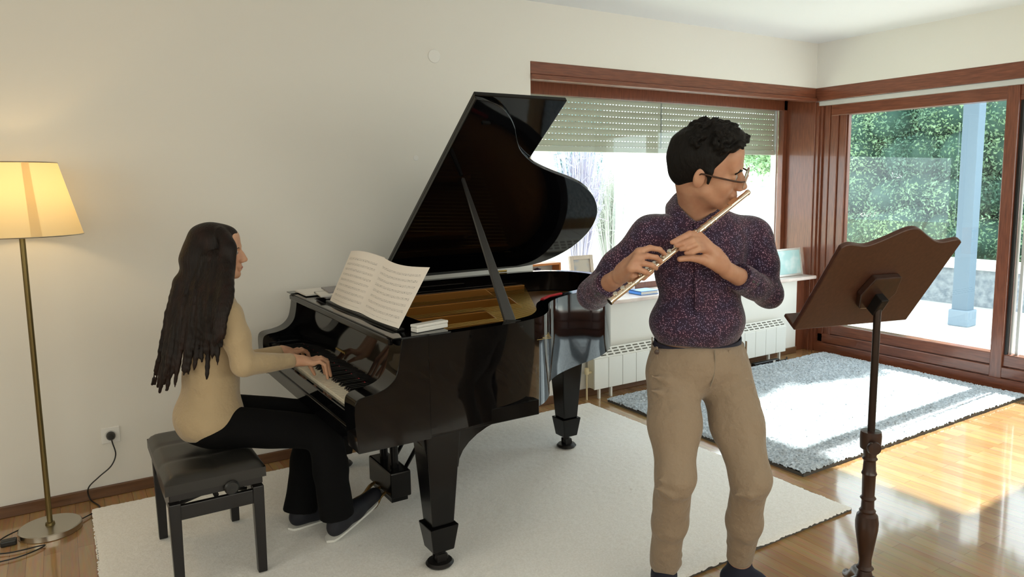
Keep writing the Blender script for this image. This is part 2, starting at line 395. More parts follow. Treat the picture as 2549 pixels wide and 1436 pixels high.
# --- round cover plate and a filled hole on the wall
mb = MB().lathe([(.012, 0), (.040, 0), (.041, .004), (.038, .007), (.0, .008)], (-3.722, 0, 2.342), 32, (0, -1, 0))
tag(obj('wall_cover_plate', mb, whitep_m, org=(-3.722, 0, 2.342), smooth=40), 'round white blank cover plate high on the wall above the piano', 'cover plate')
mb = MB().lathe([(.0, 0), (.017, 0), (.015, .002), (.0, .0025)], (-3.863, 0, 1.725), 16, (0, -1, 0))
tag(obj('wall_plug_cap', mb, whitep_m, org=(-3.863, 0, 1.725), smooth=40), 'small white filler cap on the wall left of the raised piano lid', 'wall cap')

# --- wall socket
so_ = thing('wall_socket', (-5.589, 0, .318), 'white square wall socket near the floor between lamp and bench', 'socket')
mb = MB().box(-5.631, -5.547, -.010, 0, .276, .360); obj('face_plate', mb, whitep_m, so_, bevel=.004)
mb = MB().lathe([(.028, .002), (.028, .0125), (.024, .0125), (.022, .011), (.0, .011)], (-5.589, 0, .318), 28, (0, -1, 0)); obj('socket_insert', mb, whitep_m, so_, smooth=40)

# --- radiator
rd = thing('radiator', (-1.53, -.08, 0), 'long white panel radiator with slotted top under the big window', 'radiator')
RX0, RX1 = -2.585, -.47
mb = MB()
n_ = 16; pw = (RX1-RX0)/n_
for i in range(n_):
    a = RX0+i*pw; mb.box(a+.0015, a+pw-.0015, -.125, -.112, .075, .300)
obj('front_panel', mb, rad_m, rd, bevel=.004)
mb = MB().prism([(-.112, .08), (-.112, .30), (-.05, .352), (-.04, .352), (-.04, .08)], lambda y, z: (RX0+.004, y, z), lambda y, z: (RX1-.004, y, z)); obj('radiator_core', mb, M('radiator_side', (.74, .69, .55), .45), rd)
mb = MB(); sl = MB()
tg = V3(0, .062, .052); tg /= np.linalg.norm(tg); nn = V3(0, -tg[2], tg[1])
o_ = V3(0, -.118, .302)
mb.obox(V3((RX0+RX1)/2, *(o_+tg*.042)[1:]), V3(1, 0, 0), tg, nn, (RX1-RX0)/2, .044, .003)
obj('top_grille', mb, rad_m, rd)
for i in range(n_*2):
    for j in range(3):
        c = V3(RX0+pw/2*(i+.5), *(o_+tg*(.018+.024*j)+nn*.0034)[1:])
        sl.obox(c, V3(1, 0, 0), tg, nn, pw/4*.72, .0055, .0006)
obj('grille_slots', sl, M('dark_slot', (.12, .115, .09), .8), rd)
for x in (RX0+.06, RX0+.17, RX1-.2, RX1-.06):
    obj('foot', MB().box(x-.008, x+.008, -.11, -.09, 0, .09), rad_m, rd)
mb = MB().tube([(RX0+.01, -.08, .2), (RX0-.035, -.08, .2)], .010).lathe([(.0, 0), (.016, 0), (.018, .03), (.015, .045), (0, .046)], (RX0-.035, -.08, .19), 16).tube([(RX0-.035, -.08, .19), (RX0-.035, -.08, .0)], .007)
obj('valve', mb, MT['valve_cream'], rd, smooth=40)

# --- power strip on the floor under the radiator
ps = thing('power_strip', (-.75, -.148, 0), 'short black power strip with a white switch on the floor under the radiator', 'power strip')
obj('housing', MB().box(-.92, -.60, -.168, -.128, 0, .036), blackp_m, ps, bevel=.006)
obj('rocker_switch', MB().box(-.69, -.66, -.171, -.166, .008, .030), whitep_m, ps)
obj('cable', MB().tube(cat_rom([(-.602, -.148, .018), (-.56, -.15, .010), (-.48, -.14, .008), (-.42, -.10, .008)]), .006, 8), blackp_m, ps, smooth=True)

# --- rugs: real short pile, a stitched edge all round
def rug(name, x0, x1, y0, y1, h, step, amp, mat, label, edge, shag=0.):
    t = thing(name, ((x0+x1)/2, (y0+y1)/2, 0), label, 'rug')
    nx, ny = int((x1-x0)/step), int((y1-y0)/step)
    X, Y = np.meshgrid(np.linspace(x0, x1, nx), np.linspace(y0, y1, ny), indexing='ij')
    X = X+rng.normal(0, step*.22, X.shape); Y = Y+rng.normal(0, step*.22, Y.shape)
    Z = h-amp*.5+amp*rng.random(X.shape)
    d = np.minimum(np.minimum(X-x0, x1-X), np.minimum(Y-y0, y1-Y)); Z = np.where(d < .018, Z-(.018-np.maximum(d, 0))*.45, Z)
    Z += .002*np.sin(X*9)*np.sin(Y*7)
    P = np.stack([X, Y, Z], -1); a, b = X.shape
    idx = np.arange(a*b).reshape(a, b); F = np.stack([idx[:-1, :-1], idx[1:, :-1], idx[1:, 1:], idx[:-1, 1:]], -1).reshape(-1, 4)
    obj('pile', (P.reshape(-1, 3), F), mat, t, smooth=not shag)
    mb = MB(); mb.box(x0+.004, x1-.004, y0+.004, y1-.004, 0, h*.62); obj('backing', mb, edge, t)
    return t
rug('cream_rug', -5.70, -2.67, -2.24, -.17, .019, .011, .0032, rug1_m, 'large cream short-pile rug under the piano and the bench', rugedge_m)
rug('shag_rug', -2.53, -.05, -1.86, -.20, .030, .009, .014, rug2_m, 'blue-grey shaggy rug lying in front of the sliding door', rugedge_m)

# --- things on the window sill
def leaning_frame(name, xc, w, h, y, mats, label, lean=.16, t=.018, border=.03, tr_=None, thick=.012):
    o = thing(name, (xc, y, SZ), label, 'picture frame')
    az = V3(0, math.sin(lean), math.cos(lean)); ay = V3(0, -math.cos(lean), math.sin(lean)); ax = V3(1, 0, 0)
    c = V3(xc, y, SZ)+az*h/2+V3(0, 0, .001)
    mb = MB()
    for s in (-1, 1):
        mb.obox(c+ax*s*(w/2-border/2), ax, ay, az, border/2, thick, h/2)
        mb.obox(c+az*s*(h/2-border/2), ax, ay, az, w/2-border, thick, border/2)
    obj('frame', mb, mats[0], o, bevel=.002)
    mb = MB().obox(c, ax, ay, az, w/2-border, .003, h/2-border); obj('picture', mb, mats[1], o)
    a = c+az*h*.2; b_ = V3(xc, a[1]+.10, SZ+.002)
    obj('easel_strut', MB().obox((a+b_)/2-ay*.006, ax, (b_-a)/np.linalg.norm(b_-a), np.cross(ax, (b_-a)/np.linalg.norm(b_-a)), w*.1, np.linalg.norm(b_-a)/2, .002), mats[0], o)
    return o
def picture_mat(name, c1, c2, c3, sc):
    mt = M(name, c1, .4, var=(sc, c2, 2, .42, .6)); return mt
# orange box frame with a tiny figure in it
bf = thing('box_frame', (-2.87, .12, SZ), 'orange wooden box frame with a small dark ornament on the sill behind the piano', 'picture frame')
mb = MB()
for a in ((-3.0, -2.985, .06, .16, SZ, 1.0), (-2.755, -2.74, .06, .16, SZ, 1.0), (-2.985, -2.755, .06, .16, SZ, SZ+.015), (-2.985, -2.755, .06, .16, .985, 1.0)): mb.box(*a)
obj('box_sides', mb, M('orange_frame_wood', (.62, .22, .05), .4), bf, bevel=.002)
obj('back_board', MB().box(-2.985, -2.755, .15, .157, SZ+.015, .985), M('grey_back', (.55, .54, .50), .7), bf)
obj('ornament', MB().lathe([(.0, 0), (.02, 0), (.024, .01), (.006, .03), (.012, .09), (.028, .11), (.0, .12)], (-2.91, .11, SZ+.15), 14), M('dark_ornament', (.06, .05, .09), .5), bf, smooth=True)
obj('shelf', MB().box(-2.985, -2.755, .07, .15, SZ+.135, SZ+.15), MT['orange_frame_wood'], bf)
leaning_frame('photo_frame', -2.50, .21, .33, .10, [M('pale_frame_wood', (.72, .62, .52), .5), picture_mat('photo_print', (.60, .55, .47), (.25, .33, .50), 0, 7)], 'pale photo frame with a faded picture on the sill beside the orange box frame')
leaning_frame('photo_frame', -.20, .34, .25, .06, [M('silver_frame', (.75, .74, .70), .35, metal=.4), picture_mat('sky_print', (.50, .78, .80), (.75, .90, .92), 0, 8)], 'silver photo frame with a pale blue picture at the right end of the sill', border=.018)
bk = thing('book', (-1.95, .08, SZ), 'bright blue book lying on the sill behind the flute player', 'book')
obj('cover', MB().box(-2.04, -1.86, .0, .14, SZ, SZ+.004).box(-2.04, -1.86, .0, .14, SZ+.026, SZ+.03).box(-2.04, -2.036, 0, .14, SZ, SZ+.03), M('blue_cover', (.06, .25, .72), .4), bk)
obj('pages', MB().box(-2.036, -1.863, .004, .136, SZ+.004, SZ+.026), M('page_edges', (.85, .84, .80), .8), bk)
cd_ = thing('greeting_card', (-1.98, .21, SZ), 'white folded card standing on the sill behind the blue book', 'card')
mb = MB().prism([(0, 0), (.07, .03), (.07, .032), (0, .003)], lambda a, b: (-2.05+a*2, .19+b, SZ), lambda a, b: (-2.05+a*2, .19+b, SZ+.13)).prism([(0, 0), (.07, .03), (.07, .032), (0, .003)], lambda a, b: (-2.05+a*2, .252-b, SZ), lambda a, b: (-2.05+a*2, .252-b, SZ+.13))
obj('card_leaf', mb, M('card_white', (.85, .83, .82), .7), cd_)

# ================================================================== OUTSIDE
patio_m = M('pale_paving', (.62, .60, .56), .8, var=(3, (.70, .68, .64), 4, .3, .7))
mb = MB().box(.36, 3.9, -9, 16, -.16, -.05); struct('patio_ground', mb, patio_m)
mb = MB().box(3.9, 30, -12, 30, -.3, -.08).box(-22, .36, .5, 30, -.3, -.08); struct('garden_ground', mb, M('dry_lawn', (.42, .42, .30), .95, var=(2, (.55, .52, .40), 5, .3, .7)))
# low stone wall with white coping beyond the patio
gw = thing('garden_wall', (4.05, 1, -.08), 'low pale stone garden wall with white coping beyond the patio', 'garden wall')
stonew_m = M('rough_stone', (.17, .20, .23), .9, var=(13, (.32, .35, .37), 5, .35, .65), bump=(18, .6, .03))
obj('masonry', MB().box(3.9, 4.2, -9, 14, -.1, .42), stonew_m, gw)
obj('coping', MB().box(3.84, 4.26, -9, 14, .42, .52), M('white_coping', (.85, .84, .82), .6), gw, bevel=.01)
# porch post
pp = thing('porch_post', (2.55, -.10, -.05), 'tall blue-grey square porch post standing on the patio', 'post')
post_m = M('blue_grey_paint', (.13, .19, .25), .6)
ca, sa = math.cos(.06), math.sin(.06)
pa, pb = V3(ca, sa, 0), V3(-sa, ca, 0)
obj('shaft', MB().obox((2.55, -.10, 1.35), pa, pb, V3(0, 0, 1), .082, .082, 1.4), post_m, pp, bevel=.008)
obj('base_block', MB().obox((2.55, -.10, .04), pa, pb, V3(0, 0, 1), .105, .105, .09), M('pale_plinth', (.22, .29, .36), .6), pp, bevel=.01)
obj('capital', MB().obox((2.55, -.10, 2.78), pa, pb, V3(0, 0, 1), .11, .11, .04), post_m, pp)

def leaves(n, pts, nor, size, spread):
    """n small leaf quads scattered about the points, loosely facing outwards"""
    k = rng.integers(0, len(pts), n)
    c = pts[k]+rng.normal(0, spread, (n, 3))
    d = nor[k]+rng.normal(0, .7, (n, 3)); d /= np.linalg.norm(d, axis=1)[:, None]
    t = np.cross(d, rng.normal(0, 1, (n, 3))); t /= np.linalg.norm(t, axis=1)[:, None]; b = np.cross(d, t)
    s = size*rng.uniform(.6, 1.4, (n, 1))
    V = np.stack([c-t*s, c-b*s*.45+d*s*.1, c+t*s, c+b*s*.45+d*s*.1], 1).reshape(-1, 3)
    return V, np.arange(4*n).reshape(n, 4)
def blob_points(cs, rs, n):
    """surface points of a set of ellipsoids"""
    cs, rs = np.asarray(cs, float), np.asarray(rs, float)
    w = rs.prod(1)**(2/3); k = rng.choice(len(cs), n, p=w/w.sum())
    d = rng.normal(0, 1, (n, 3)); d /= np.linalg.norm(d, axis=1)[:, None]
    p = cs[k]+d*rs[k]; return p, d
def ell_mb(cs, rs, n=14, m_=10):
    mb = MB()
    for c, r in zip(cs, rs):
        vs = []; 
        for i in range(m_+1):
            th = math.pi*i/m_
            for j in range(n):
                ph = 2*math.pi*j/n; vs.append((c[0]+r[0]*math.sin(th)*math.cos(ph), c[1]+r[1]*math.sin(th)*math.sin(ph), c[2]+r[2]*math.cos(th)))
        mb.add(vs, [(i*n+j, i*n+(j+1) % n, (i+1)*n+(j+1) % n, (i+1)*n+j) for i in range(m_) for j in range(n)])
    return mb
hedge_m = M('hedge_leaf', (.07, .16, .11), .7, var=(1.6, (.27, .42, .22), 4, .35, .65))
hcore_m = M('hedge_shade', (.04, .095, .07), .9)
hc, hr = [], []
for y in np.arange(-3.2, 3.5, .5):
    for z, n_ in ((.75, 1), (1.35, 1), (1.95, 1), (2.45, 1)):
        top = 2.62+.25*math.sin(y*1.7)+.006*max(0, y)*40
        if z > top: continue
        hc.append((5.35+rng.uniform(-.18, .18)+.15*(z-1.3), y+rng.uniform(-.15, .15), z+rng.uniform(-.12, .12))); hr.append((rng.uniform(.55, .75), rng.uniform(.40, .6), rng.uniform(.32, .46)))
for y in np.arange(1.4, 3.5, .5):
    hc.append((5.5, y, 3.05+rng.uniform(-.1, .15))); hr.append((.6, .5, .45))
hg = thing('garden_hedge', (5.4, 3, -.08), 'tall bushy evergreen hedge behind the low garden wall', 'hedge')
P_, D_ = blob_points(hc, hr, 30000)
k = (P_[:, 0] < 5.7) | (P_[:, 2] > 2.3); P_, D_ = P_[k], D_[k]
o = obj('foliage', leaves(105000, P_, D_, .024, .055), hedge_m, hg); o['kind'] = 'stuff'
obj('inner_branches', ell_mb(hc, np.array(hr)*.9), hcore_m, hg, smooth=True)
# tree whose crown hangs over the patio, out of sight above the door
tr_ = thing('shade_tree', (3.0, 2.05, -.05), 'evergreen patio tree hidden behind the corner post, its crown above the door', 'tree')
cs = [(2.55+rng.uniform(-1.3, 1.3), rng.uniform(-.45, .9), 3.62+rng.uniform(-.28, .3)) for _ in range(60)]; rs = [(rng.uniform(.38, .5), rng.uniform(.36, .5), rng.uniform(.26, .36)) for _ in cs]
P_, D_ = blob_points(cs, rs, 9000)
o = obj('foliage', leaves(9000, P_, D_, .07, .06), hedge_m, tr_); o['kind'] = 'stuff'
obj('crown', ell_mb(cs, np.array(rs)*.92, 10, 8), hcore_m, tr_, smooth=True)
obj('trunk', MB().tube(cat_rom([(3.0, 2.05, -.06), (3.0, 2.04, 1.2), (2.95, 1.9, 2.4), (2.7, .9, 3.5)]), np.linspace(.10, .06, 19), 10), M('bark', (.10, .07, .05), .9), tr_, smooth=True)

# garden seen through the big window, all of it in glaring daylight
pale_m = M('white_render', (.85, .83, .82), .8)
hs = thing('white_house', (12, 13, -.08), 'white neighbouring house with a low gable roof behind the flute player', 'house')
obj('walls', MB().prism([(8.6, -.1), (14.6, -.1), (14.6, 1.6), (11.6, 2.7), (8.6, 1.6)], lambda a, z: (a, 11, z), lambda a, z: (a, 15.5, z)), pale_m, hs)
obj('roof', MB().prism([(8.2, 1.45), (11.6, 2.72), (15.0, 1.45), (15.0, 1.58), (11.6, 2.88), (8.2, 1.58)], lambda a, z: (a, 10.7, z), lambda a, z: (a, 15.8, z)), M('pale_roof', (.70, .62, .58), .8), hs)
obj('window', MB().box(9.6, 10.5, 10.97, 11.01, .5, 1.4), M('house_window', (.35, .42, .48), .2), hs)
h2 = thing('pink_house', (6.2, 17, -.08), 'pale pink house far off in the left half of the big window', 'house')
obj('walls', MB().box(3.6, 8.6, 16, 20, -.1, 4.2), M('pink_render', (.82, .66, .62), .8), h2)
obj('roof', MB().prism([(3.2, 4.2), (9.0, 4.2), (6.1, 5.6)], lambda a, z: (a, 15.7, z), lambda a, z: (a, 20.3, z)), M('tile_roof', (.5, .28, .2), .8), h2)
for x in (4.4, 7.0): obj('window', MB().box(x, x+.9, 15.96, 16.02, 1.2, 2.6), M('house_window_far', (.45, .45, .50), .3), h2)
g2 = thing('grey_wall', (7.7, 6.1, -.08), 'pale grey block wall at the right edge of the garden view', 'garden wall')
obj('masonry', MB().box(6.25, 9.4, 6.0, 6.2, -.1, 1.46), M('grey_block', (.42, .47, .52), .9, var=(4, (.52, .56, .60), 4, .3, .7)), g2)
obj('coping', MB().box(6.2, 9.45, 5.95, 6.25, 1.46, 1.53), pale_m, g2)
lw = thing('low_garden_wall', (3.0, 7.2, -.08), 'long low white wall across the garden behind the bare shrubs', 'garden wall')
obj('masonry', MB().box(-1.5, 6.0, 7.1, 7.3, -.1, .62), pale_m, lw); obj('coping', MB().box(-1.55, 6.05, 7.05, 7.35, .62, .68), M('coping_grey', (.6, .6, .6), .8), lw)
tag(obj('garden_post', MB().box(1.45, 1.53, 4.5, 4.58, -.1, 2.05), pale_m, org=(1.49, 4.54, -.08), bevel=.01), 'white square post standing in the garden before the bare shrubs', 'post')
cf = thing('garden_conifer', (3.4, 8.1, -.08), 'small blue-green conifer at the upper left of the garden view', 'tree')
cs = [(3.4+rng.uniform(-.22, .22), 8.1+rng.uniform(-.25, .25), z) for z in np.arange(1.2, 3.4, .12)]; rs = [(.40-.05*abs(c[2]-2.0), .4, .26) for c in cs]
P_, D_ = blob_points(cs, rs, 4000)
o = obj('foliage', leaves(5000, P_, D_, .06, .07), M('conifer_leaf', (.16, .33, .34), .8, var=(3, (.35, .50, .52), 3, .3, .7)), cf); o['kind'] = 'stuff'
obj('trunk', MB().tube([(3.4, 8.1, -.1), (3.4, 8.1, 3.0)], [.08, .03], 8), M('grey_bark', (.45, .42, .44), .9), cf)
# bare shrubs: fans of thin lilac-grey twigs
def shrub(name, c, n, h, w, label, mat):
    mb = MB()
    for i in range(n):
        a = rng.uniform(0, 2*math.pi); l_ = h*rng.uniform(.5, 1.05); s = w*rng.uniform(.1, 1)
        p0 = V3(*c)+V3(math.cos(a), math.sin(a), 0)*w*.18*rng.random()
        p2 = p0+V3(math.cos(a)*s, math.sin(a)*s, l_); p1 = (p0+p2)/2+V3(0, 0, .08*h)+rng.normal(0, .04, 3)
        mb.tube([p0, p1, p2], [.011, .008, .004], 4, cap=False)
        for k in range(3):
            t = rng.uniform(.35, .95); q = p0*(1-t)+p2*t+V3(0, 0, .05*h*4*t*(1-t)); mb.tube([q, q+rng.normal(0, .14, 3)+V3(0, 0, .16)], [.005, .003], 3, cap=False)
    t_ = thing(name, c, label, 'shrub'); o = obj('twigs', mb, mat, t_); o['kind'] = 'stuff'
    obj('root_stock', MB().lathe([(.0, 0), (.12, 0), (.09, .1), (0, .16)], c, 10), mat, t_, smooth=True); return t_
twig_m = M('lilac_twig', (.42, .40, .50), .9); twig2_m = M('green_grey_twig', (.45, .48, .42), .9)
shrub('bare_shrub', (1.22, 5.2, -.08), 210, 2.5, .42, 'leafless lilac-grey shrub left of centre in the garden', twig_m)
shrub('bare_shrub', (2.35, 5.8, -.08), 170, 2.3, .5, 'pale green-grey twiggy shrub right beside the lilac-grey one', twig2_m)
shrub('bare_shrub', (1.9, 9.4, -.08), 90, 1.9, .7, 'thin twiggy shrub far left in the garden beyond the low wall', twig2_m)
cs = [(10.6+rng.uniform(-.7, .9), 9.2+rng.uniform(-.5, .5), 2.6+rng.uniform(-.45, .6)) for _ in range(16)]; rs = [(.5, .45, .35)]*16
t3 = thing('leafy_tree', (10.8, 9.2, -.08), 'bright green leafy tree behind the grey block wall', 'tree')
P_, D_ = blob_points(cs, rs, 3000)
o = obj('foliage', leaves(5200, P_, D_, .07, .1), M('fresh_leaf', (.22, .42, .22), .8, var=(3, (.42, .60, .38), 3, .3, .7)), t3); o['kind'] = 'stuff'
obj('trunk', MB().tube([(10.9, 9.2, -.1), (10.7, 9.2, 2.6)], [.12, .05], 8), MT['grey_bark'], t3)

# ================================================================== GRAND PIANO
pn = thing('grand_piano', (-3.95, -.97, 0), 'glossy black grand piano with its lid propped open', 'piano')
YL, YR = -.22, -1.725
tail = [(-4.45, YR), (-4.2, -1.70), (-4.06, -1.655), (-3.985, -1.60), (-3.92, -1.525), (-3.87, -1.445), (-3.81, -1.365), (-3.72, -1.29), (-3.625, -1.235),
        (-3.51, -1.185), (-3.37, -1.13), (-3.26, -1.075), (-3.13, -.975), (-3.01, -.835), (-2.95, -.70), (-2.932, -.565), (-2.965, -.42), (-3.045, -.31), (-3.15, -.245), (-3.27, YL)]
curve = [tuple(p) for p in cat_rom(tail, 4)]
outl = [(-4.60, YR)]+curve+[(-4.60, YL)]
def offset(poly, d):
    P = np.array(poly, float); n = len(P); out = []
    for i in range(n):
        a, b, c = P[i-1], P[i], P[(i+1) % n]
        e1 = (b-a)/np.linalg.norm(b-a); e2 = (c-b)/np.linalg.norm(c-b)
        n1 = V3(-e1[1], e1[0]); n2 = V3(-e2[1], e2[0]); m_ = (n1+n2)/2; m_ /= max(.5, (m_@m_)**.5)**1
        out.append(tuple(b+m_*d/max(.6, m_@n1)))
    return out
inn = offset(outl, .055)
RB, RT = .615, 1.0
mb = MB(); n_ = len(outl)
vs = [(x, y, RB) for x, y in outl]+[(x, y, RT) for x, y in outl]+[(x, y, RT) for x, y in inn]+[(x, y, RB) for x, y in inn]
fs = []
for i in range(n_):
    j = (i+1) % n_
    if i == n_-1: continue      # open at the keyboard end
    fs += [(i, j, n_+j, n_+i), (n_+i, n_+j, 2*n_+j, 2*n_+i), (2*n_+i, 2*n_+j, 3*n_+j, 3*n_+i), (3*n_+i, 3*n_+j, j, i)]
fs += [(0, n_, 2*n_, 3*n_), (n_-1, 4*n_-1, 3*n_-1, 2*n_-1)]
mb.add(vs, fs)
obj('rim', mb, lacq_m, pn, smooth=40)
mb = MB().prism(offset(outl, .01), lambda x, y: (x, y, RB+.0), lambda x, y: (x, y, RB+.05)); obj('bottom_board', mb, lacq2_m, pn)
# keyboard arms
arm = cat_rom([(-4.893, .70), (-4.893, .775), (-4.875, .803), (-4.82, .812), (-4.77, .828), (-4.735, .862), (-4.72, .91), (-4.712, .96), (-4.705, 1.0)], 4)
arm = [(-4.885, .60)]+[tuple(p) for p in arm]+[(-4.60, 1.0), (-4.60, .60)]
for ya, yb in ((YR, -1.612), (-.333, YL)):
    obj('arm', MB().prism(arm, lambda x, z: (x, ya, z), lambda x, z: (x, yb, z)), lacq_m, pn, smooth=35, bevel=.0015)
obj('keybed', MB().box(-4.87, -4.10, YR+.01, YL-.01, .60, .665), lacq2_m, pn, bevel=.004)
obj('key_slip', MB().box(-4.878, -4.858, -1.612, -.333, .60, .722), lacq_m, pn, bevel=.003)
obj('slip_moulding', MB().box(-4.884, -4.856, -1.612, -.333, .655, .667), lacq2_m, pn, bevel=.002)
for ya, yb in ((-1.612, -1.590), (-.355, -.333)): obj('key_block', MB().box(-4.858, -4.70, ya, yb, .66, .757), lacq_m, pn, bevel=.003)
KW = 1.235/52
wk = None
for i in range(52):
    y = -1.590+KW*(i+.5)
    if wk is None:
        mb = MB().box(-4.853, -4.69, y-KW/2+.0006, y+KW/2-.0006, .700, .735); wk = obj('white_key', mb, ivory_m, pn, bevel=.0015)
    else: copy_part(wk, pn, (0, KW*i, 0))
bk_ = None
pat = [1, 1, 0, 1, 1, 1, 0]          # from the treble end down
kk = 0
for i in range(51):
    # treble is at low y; the lowest-pitch key A is at high y
    j = 51-i                         # index from the bass end (A0 = 0)
    note = 'ABCDEFG'[(j-1) % 7]
    if note not in 'ACDFG': continue
    dy = KW*(i+1)
    if bk_ is None:
        y0b = -1.590+dy; mb = MB().hexa([(-4.803, y0b-.0055, .73), (-4.69, y0b-.0055, .73), (-4.69, y0b+.0055, .73), (-4.803, y0b+.0055, .73), (-4.793, y0b-.0042, .748), (-4.69, y0b-.0042, .748), (-4.69, y0b+.0042, .748), (-4.793, y0b+.0042, .748)])
        bk_ = obj('black_key', mb, ebony_m, pn, bevel=.001); dy0 = dy
    else: copy_part(bk_, pn, (0, dy-dy0, 0))
obj('key_felt', MB().box(-4.70, -4.692, -1.59, -.355, .735, .742), felt_m, pn)
# fallboard with a rounded top lip
fb = [(-4.700, .742), (-4.680, .85), (-4.668, .955), (-4.672, .967), (-4.664, .977), (-4.648, .974), (-4.640, .96), (-4.650, .85), (-4.672, .742)]
fbo = obj('fallboard', MB().prism(fb, lambda x, z: (x, -1.612, z), lambda x, z: (x, -.333, z)), lacq_m, pn, smooth=30)
lt = MB()                            # tiny gilt name mark, too small to read in the photograph
for k_, yy in enumerate(np.arange(-1.02, -.90, .013)):
    lt.tube(cat_rom([(-4.6925, yy, .806+.004*(k_ % 2)), (-4.691, yy+.005, .815), (-4.6925, yy+.010, .807)], 3), .0011, 5)
obj('gilt_mark', lt, brass_m, fbo)
# music shelf, mouldings, desk
obj('music_shelf', MB().box(-4.725, -4.50, YR+.055, YL-.05, .982, 1.0), lacq_m, pn, bevel=.003)
obj('shelf_moulding', MB().box(-4.735, -4.715, YR+.06, YL-.06, .968, .994), lacq2_m, pn, bevel=.005)
obj('desk_ledge', MB().box(-4.672, -4.640, -1.60, -.705, 1.0, 1.012), lacq2_m, pn, bevel=.003)
for ya, yb in ((YR+.012, YR+.10), (YL-.10, YL-.012)): obj('cheek_cap', MB().box(-4.735, -4.50, ya, yb, 1.0, 1.004), lacq_m, pn)
dsk = [(-4.640, 1.0), (-4.622, 1.0), (-4.515, 1.222), (-4.533, 1.222)]
obj('music_desk', MB().prism(dsk, lambda x, z: (x, -1.52, z), lambda x, z: (x, -.705, z)), lacq_m, pn, bevel=.003)
# inside: soundboard, gilt plate with ribs, tuning-pin block, felt strip
obj('soundboard', MB().prism(offset(outl, .05), lambda x, y: (x, y, .80), lambda x, y: (x, y, .815)), orange_m, pn)
pl = [(x, y) for x, y in offset(outl, .075) if x > -4.45]
pl = [(-4.45, YR+.075)]+pl+[(-4.45, YL-.075)]
pt = obj('cast_plate', MB().prism(pl, lambda x, y: (x, y, .862), lambda x, y: (x, y, .876)), gold_m, pn)
for (y, xa, xb) in ((-.42, -4.42, -3.55), (-.78, -4.42, -3.60), (-1.10, -4.42, -3.92), (-1.40, -4.42, -3.98), (-1.62, -4.40, -4.10)):
    mb = MB().prism([(xa, .876), (xb, .876), (xb-.09, .945), (xa, .945)], lambda x, z: (x, y-.017, z), lambda x, z: (x, y+.017, z)); obj('plate_rib', mb, gold_m, pt, bevel=.004)
obj('rib_bolt', MB().lathe([(0, 0), (.014, 0), (.014, .006), (0, .007)], (-4.13, -1.637, .91), 12, (0, -1, 0)).lathe([(0, 0), (.014, 0), (.014, .006), (0, .007)], (-4.36, -1.637, .91), 12, (0, -1, 0)), blackp_m, pt)
obj('hitch_flange', MB().prism([(-4.4, YL-.075), (-3.3, YL-.08), (-3.3, YL-.12), (-4.4, YL-.12)], lambda x, y: (x, y, .876), lambda x, y: (x, y, .93)), gold_m, pt, bevel=.006)
mb = MB()
for i in range(60):
    t = i/59; y = -1.66+1.34*t; x1 = -4.0+.75*t
    mb.tube([(-4.40, y, .905), (x1, y+.06*t, .905)], .0012, 4)
obj('strings', mb, brass_m, pn)['kind'] = 'stuff'
obj('pin_block', MB().box(-4.50, -4.42, YR+.06, YL-.06, .86, .93), lacq2_m, pn)
mb = MB().tube([(-3.78, -1.262, .995), (-3.70, -1.20, .995), (-3.60, -1.165, .995)], .012, 6); obj('felt_strip', mb, felt_m, pn)
obj('damper_rail', MB().box(-4.44, -4.40, YR+.08, YL-.08, .93, .955), lacq2_m, pn, bevel=.004)
# lid, raised about the bass-side hinge, front flap folded back over it
TH = math.radians(37.5); HG = V3(0, -.20, 1.012)
def lidp(x, y, h):
    v = -.20-y
    return (x, HG[1]-v*math.cos(TH)+h*math.sin(TH), HG[2]+v*math.sin(TH)+h*math.cos(TH))
ld = [(-4.19, -1.695)]+[(x+.004, y-.004) for x, y in curve if x > -4.15]+[(-4.19, -.205)]
ld = [(x, min(y, -.203)) for x, y in ld]
lid = obj('lid', MB().prism(ld, lambda x, y: lidp(x, y, 0), lambda x, y: lidp(x, y, .021)), lacq_m, pn, smooth=40, bevel=.004)
fl = [(-4.186, -1.695), (-3.70, -1.695), (-3.70, -.21), (-4.186, -.21)]
obj('lid_flap', MB().prism(fl, lambda x, y: lidp(x, y, .024), lambda x, y: lidp(x, y, .046)), lacq_m, lid, bevel=.004)
for x in (-3.4, -4.05): obj('lid_hinge', MB().tube([(x-.05, -.2, 1.008), (x+.05, -.2, 1.008)], .007, 8), brass_m, lid)
mb = MB().obox(V3(*lidp(-4.08, -1.55, -.004)), V3(1, 0, 0), V3(0, -math.cos(TH), math.sin(TH)), V3(0, math.sin(TH), math.cos(TH)), .02, .006, .004)
obj('lid_latch', mb, lacq2_m, lid)
# prop stick: broad at the foot, thin at the top
p0, p1 = V3(-4.205, -1.672, .985), V3(-4.045, -.965, 1.588)
dz = (p1-p0)/np.linalg.norm(p1-p0); ax = V3(1, 0, 0); ax = ax-dz*(ax@dz); ax /= np.linalg.norm(ax); ay = np.cross(dz, ax)
P = []
for p, w in ((p0, .026), (p1, .0075)):
    for i, j in ((-1, -1), (1, -1), (1, 1), (-1, 1)): P.append(p+ax*w*i+ay*.008*j)
obj('prop_stick', MB().hexa(P), M('prop_stick_satin', (.035, .034, .034), .35), pn, bevel=.003)
mb = MB().obox(p0+V3(.01, 0, .0), ax, ay, dz, .034, .012, .018); obj('prop_socket', mb, lacq2_m, pn)
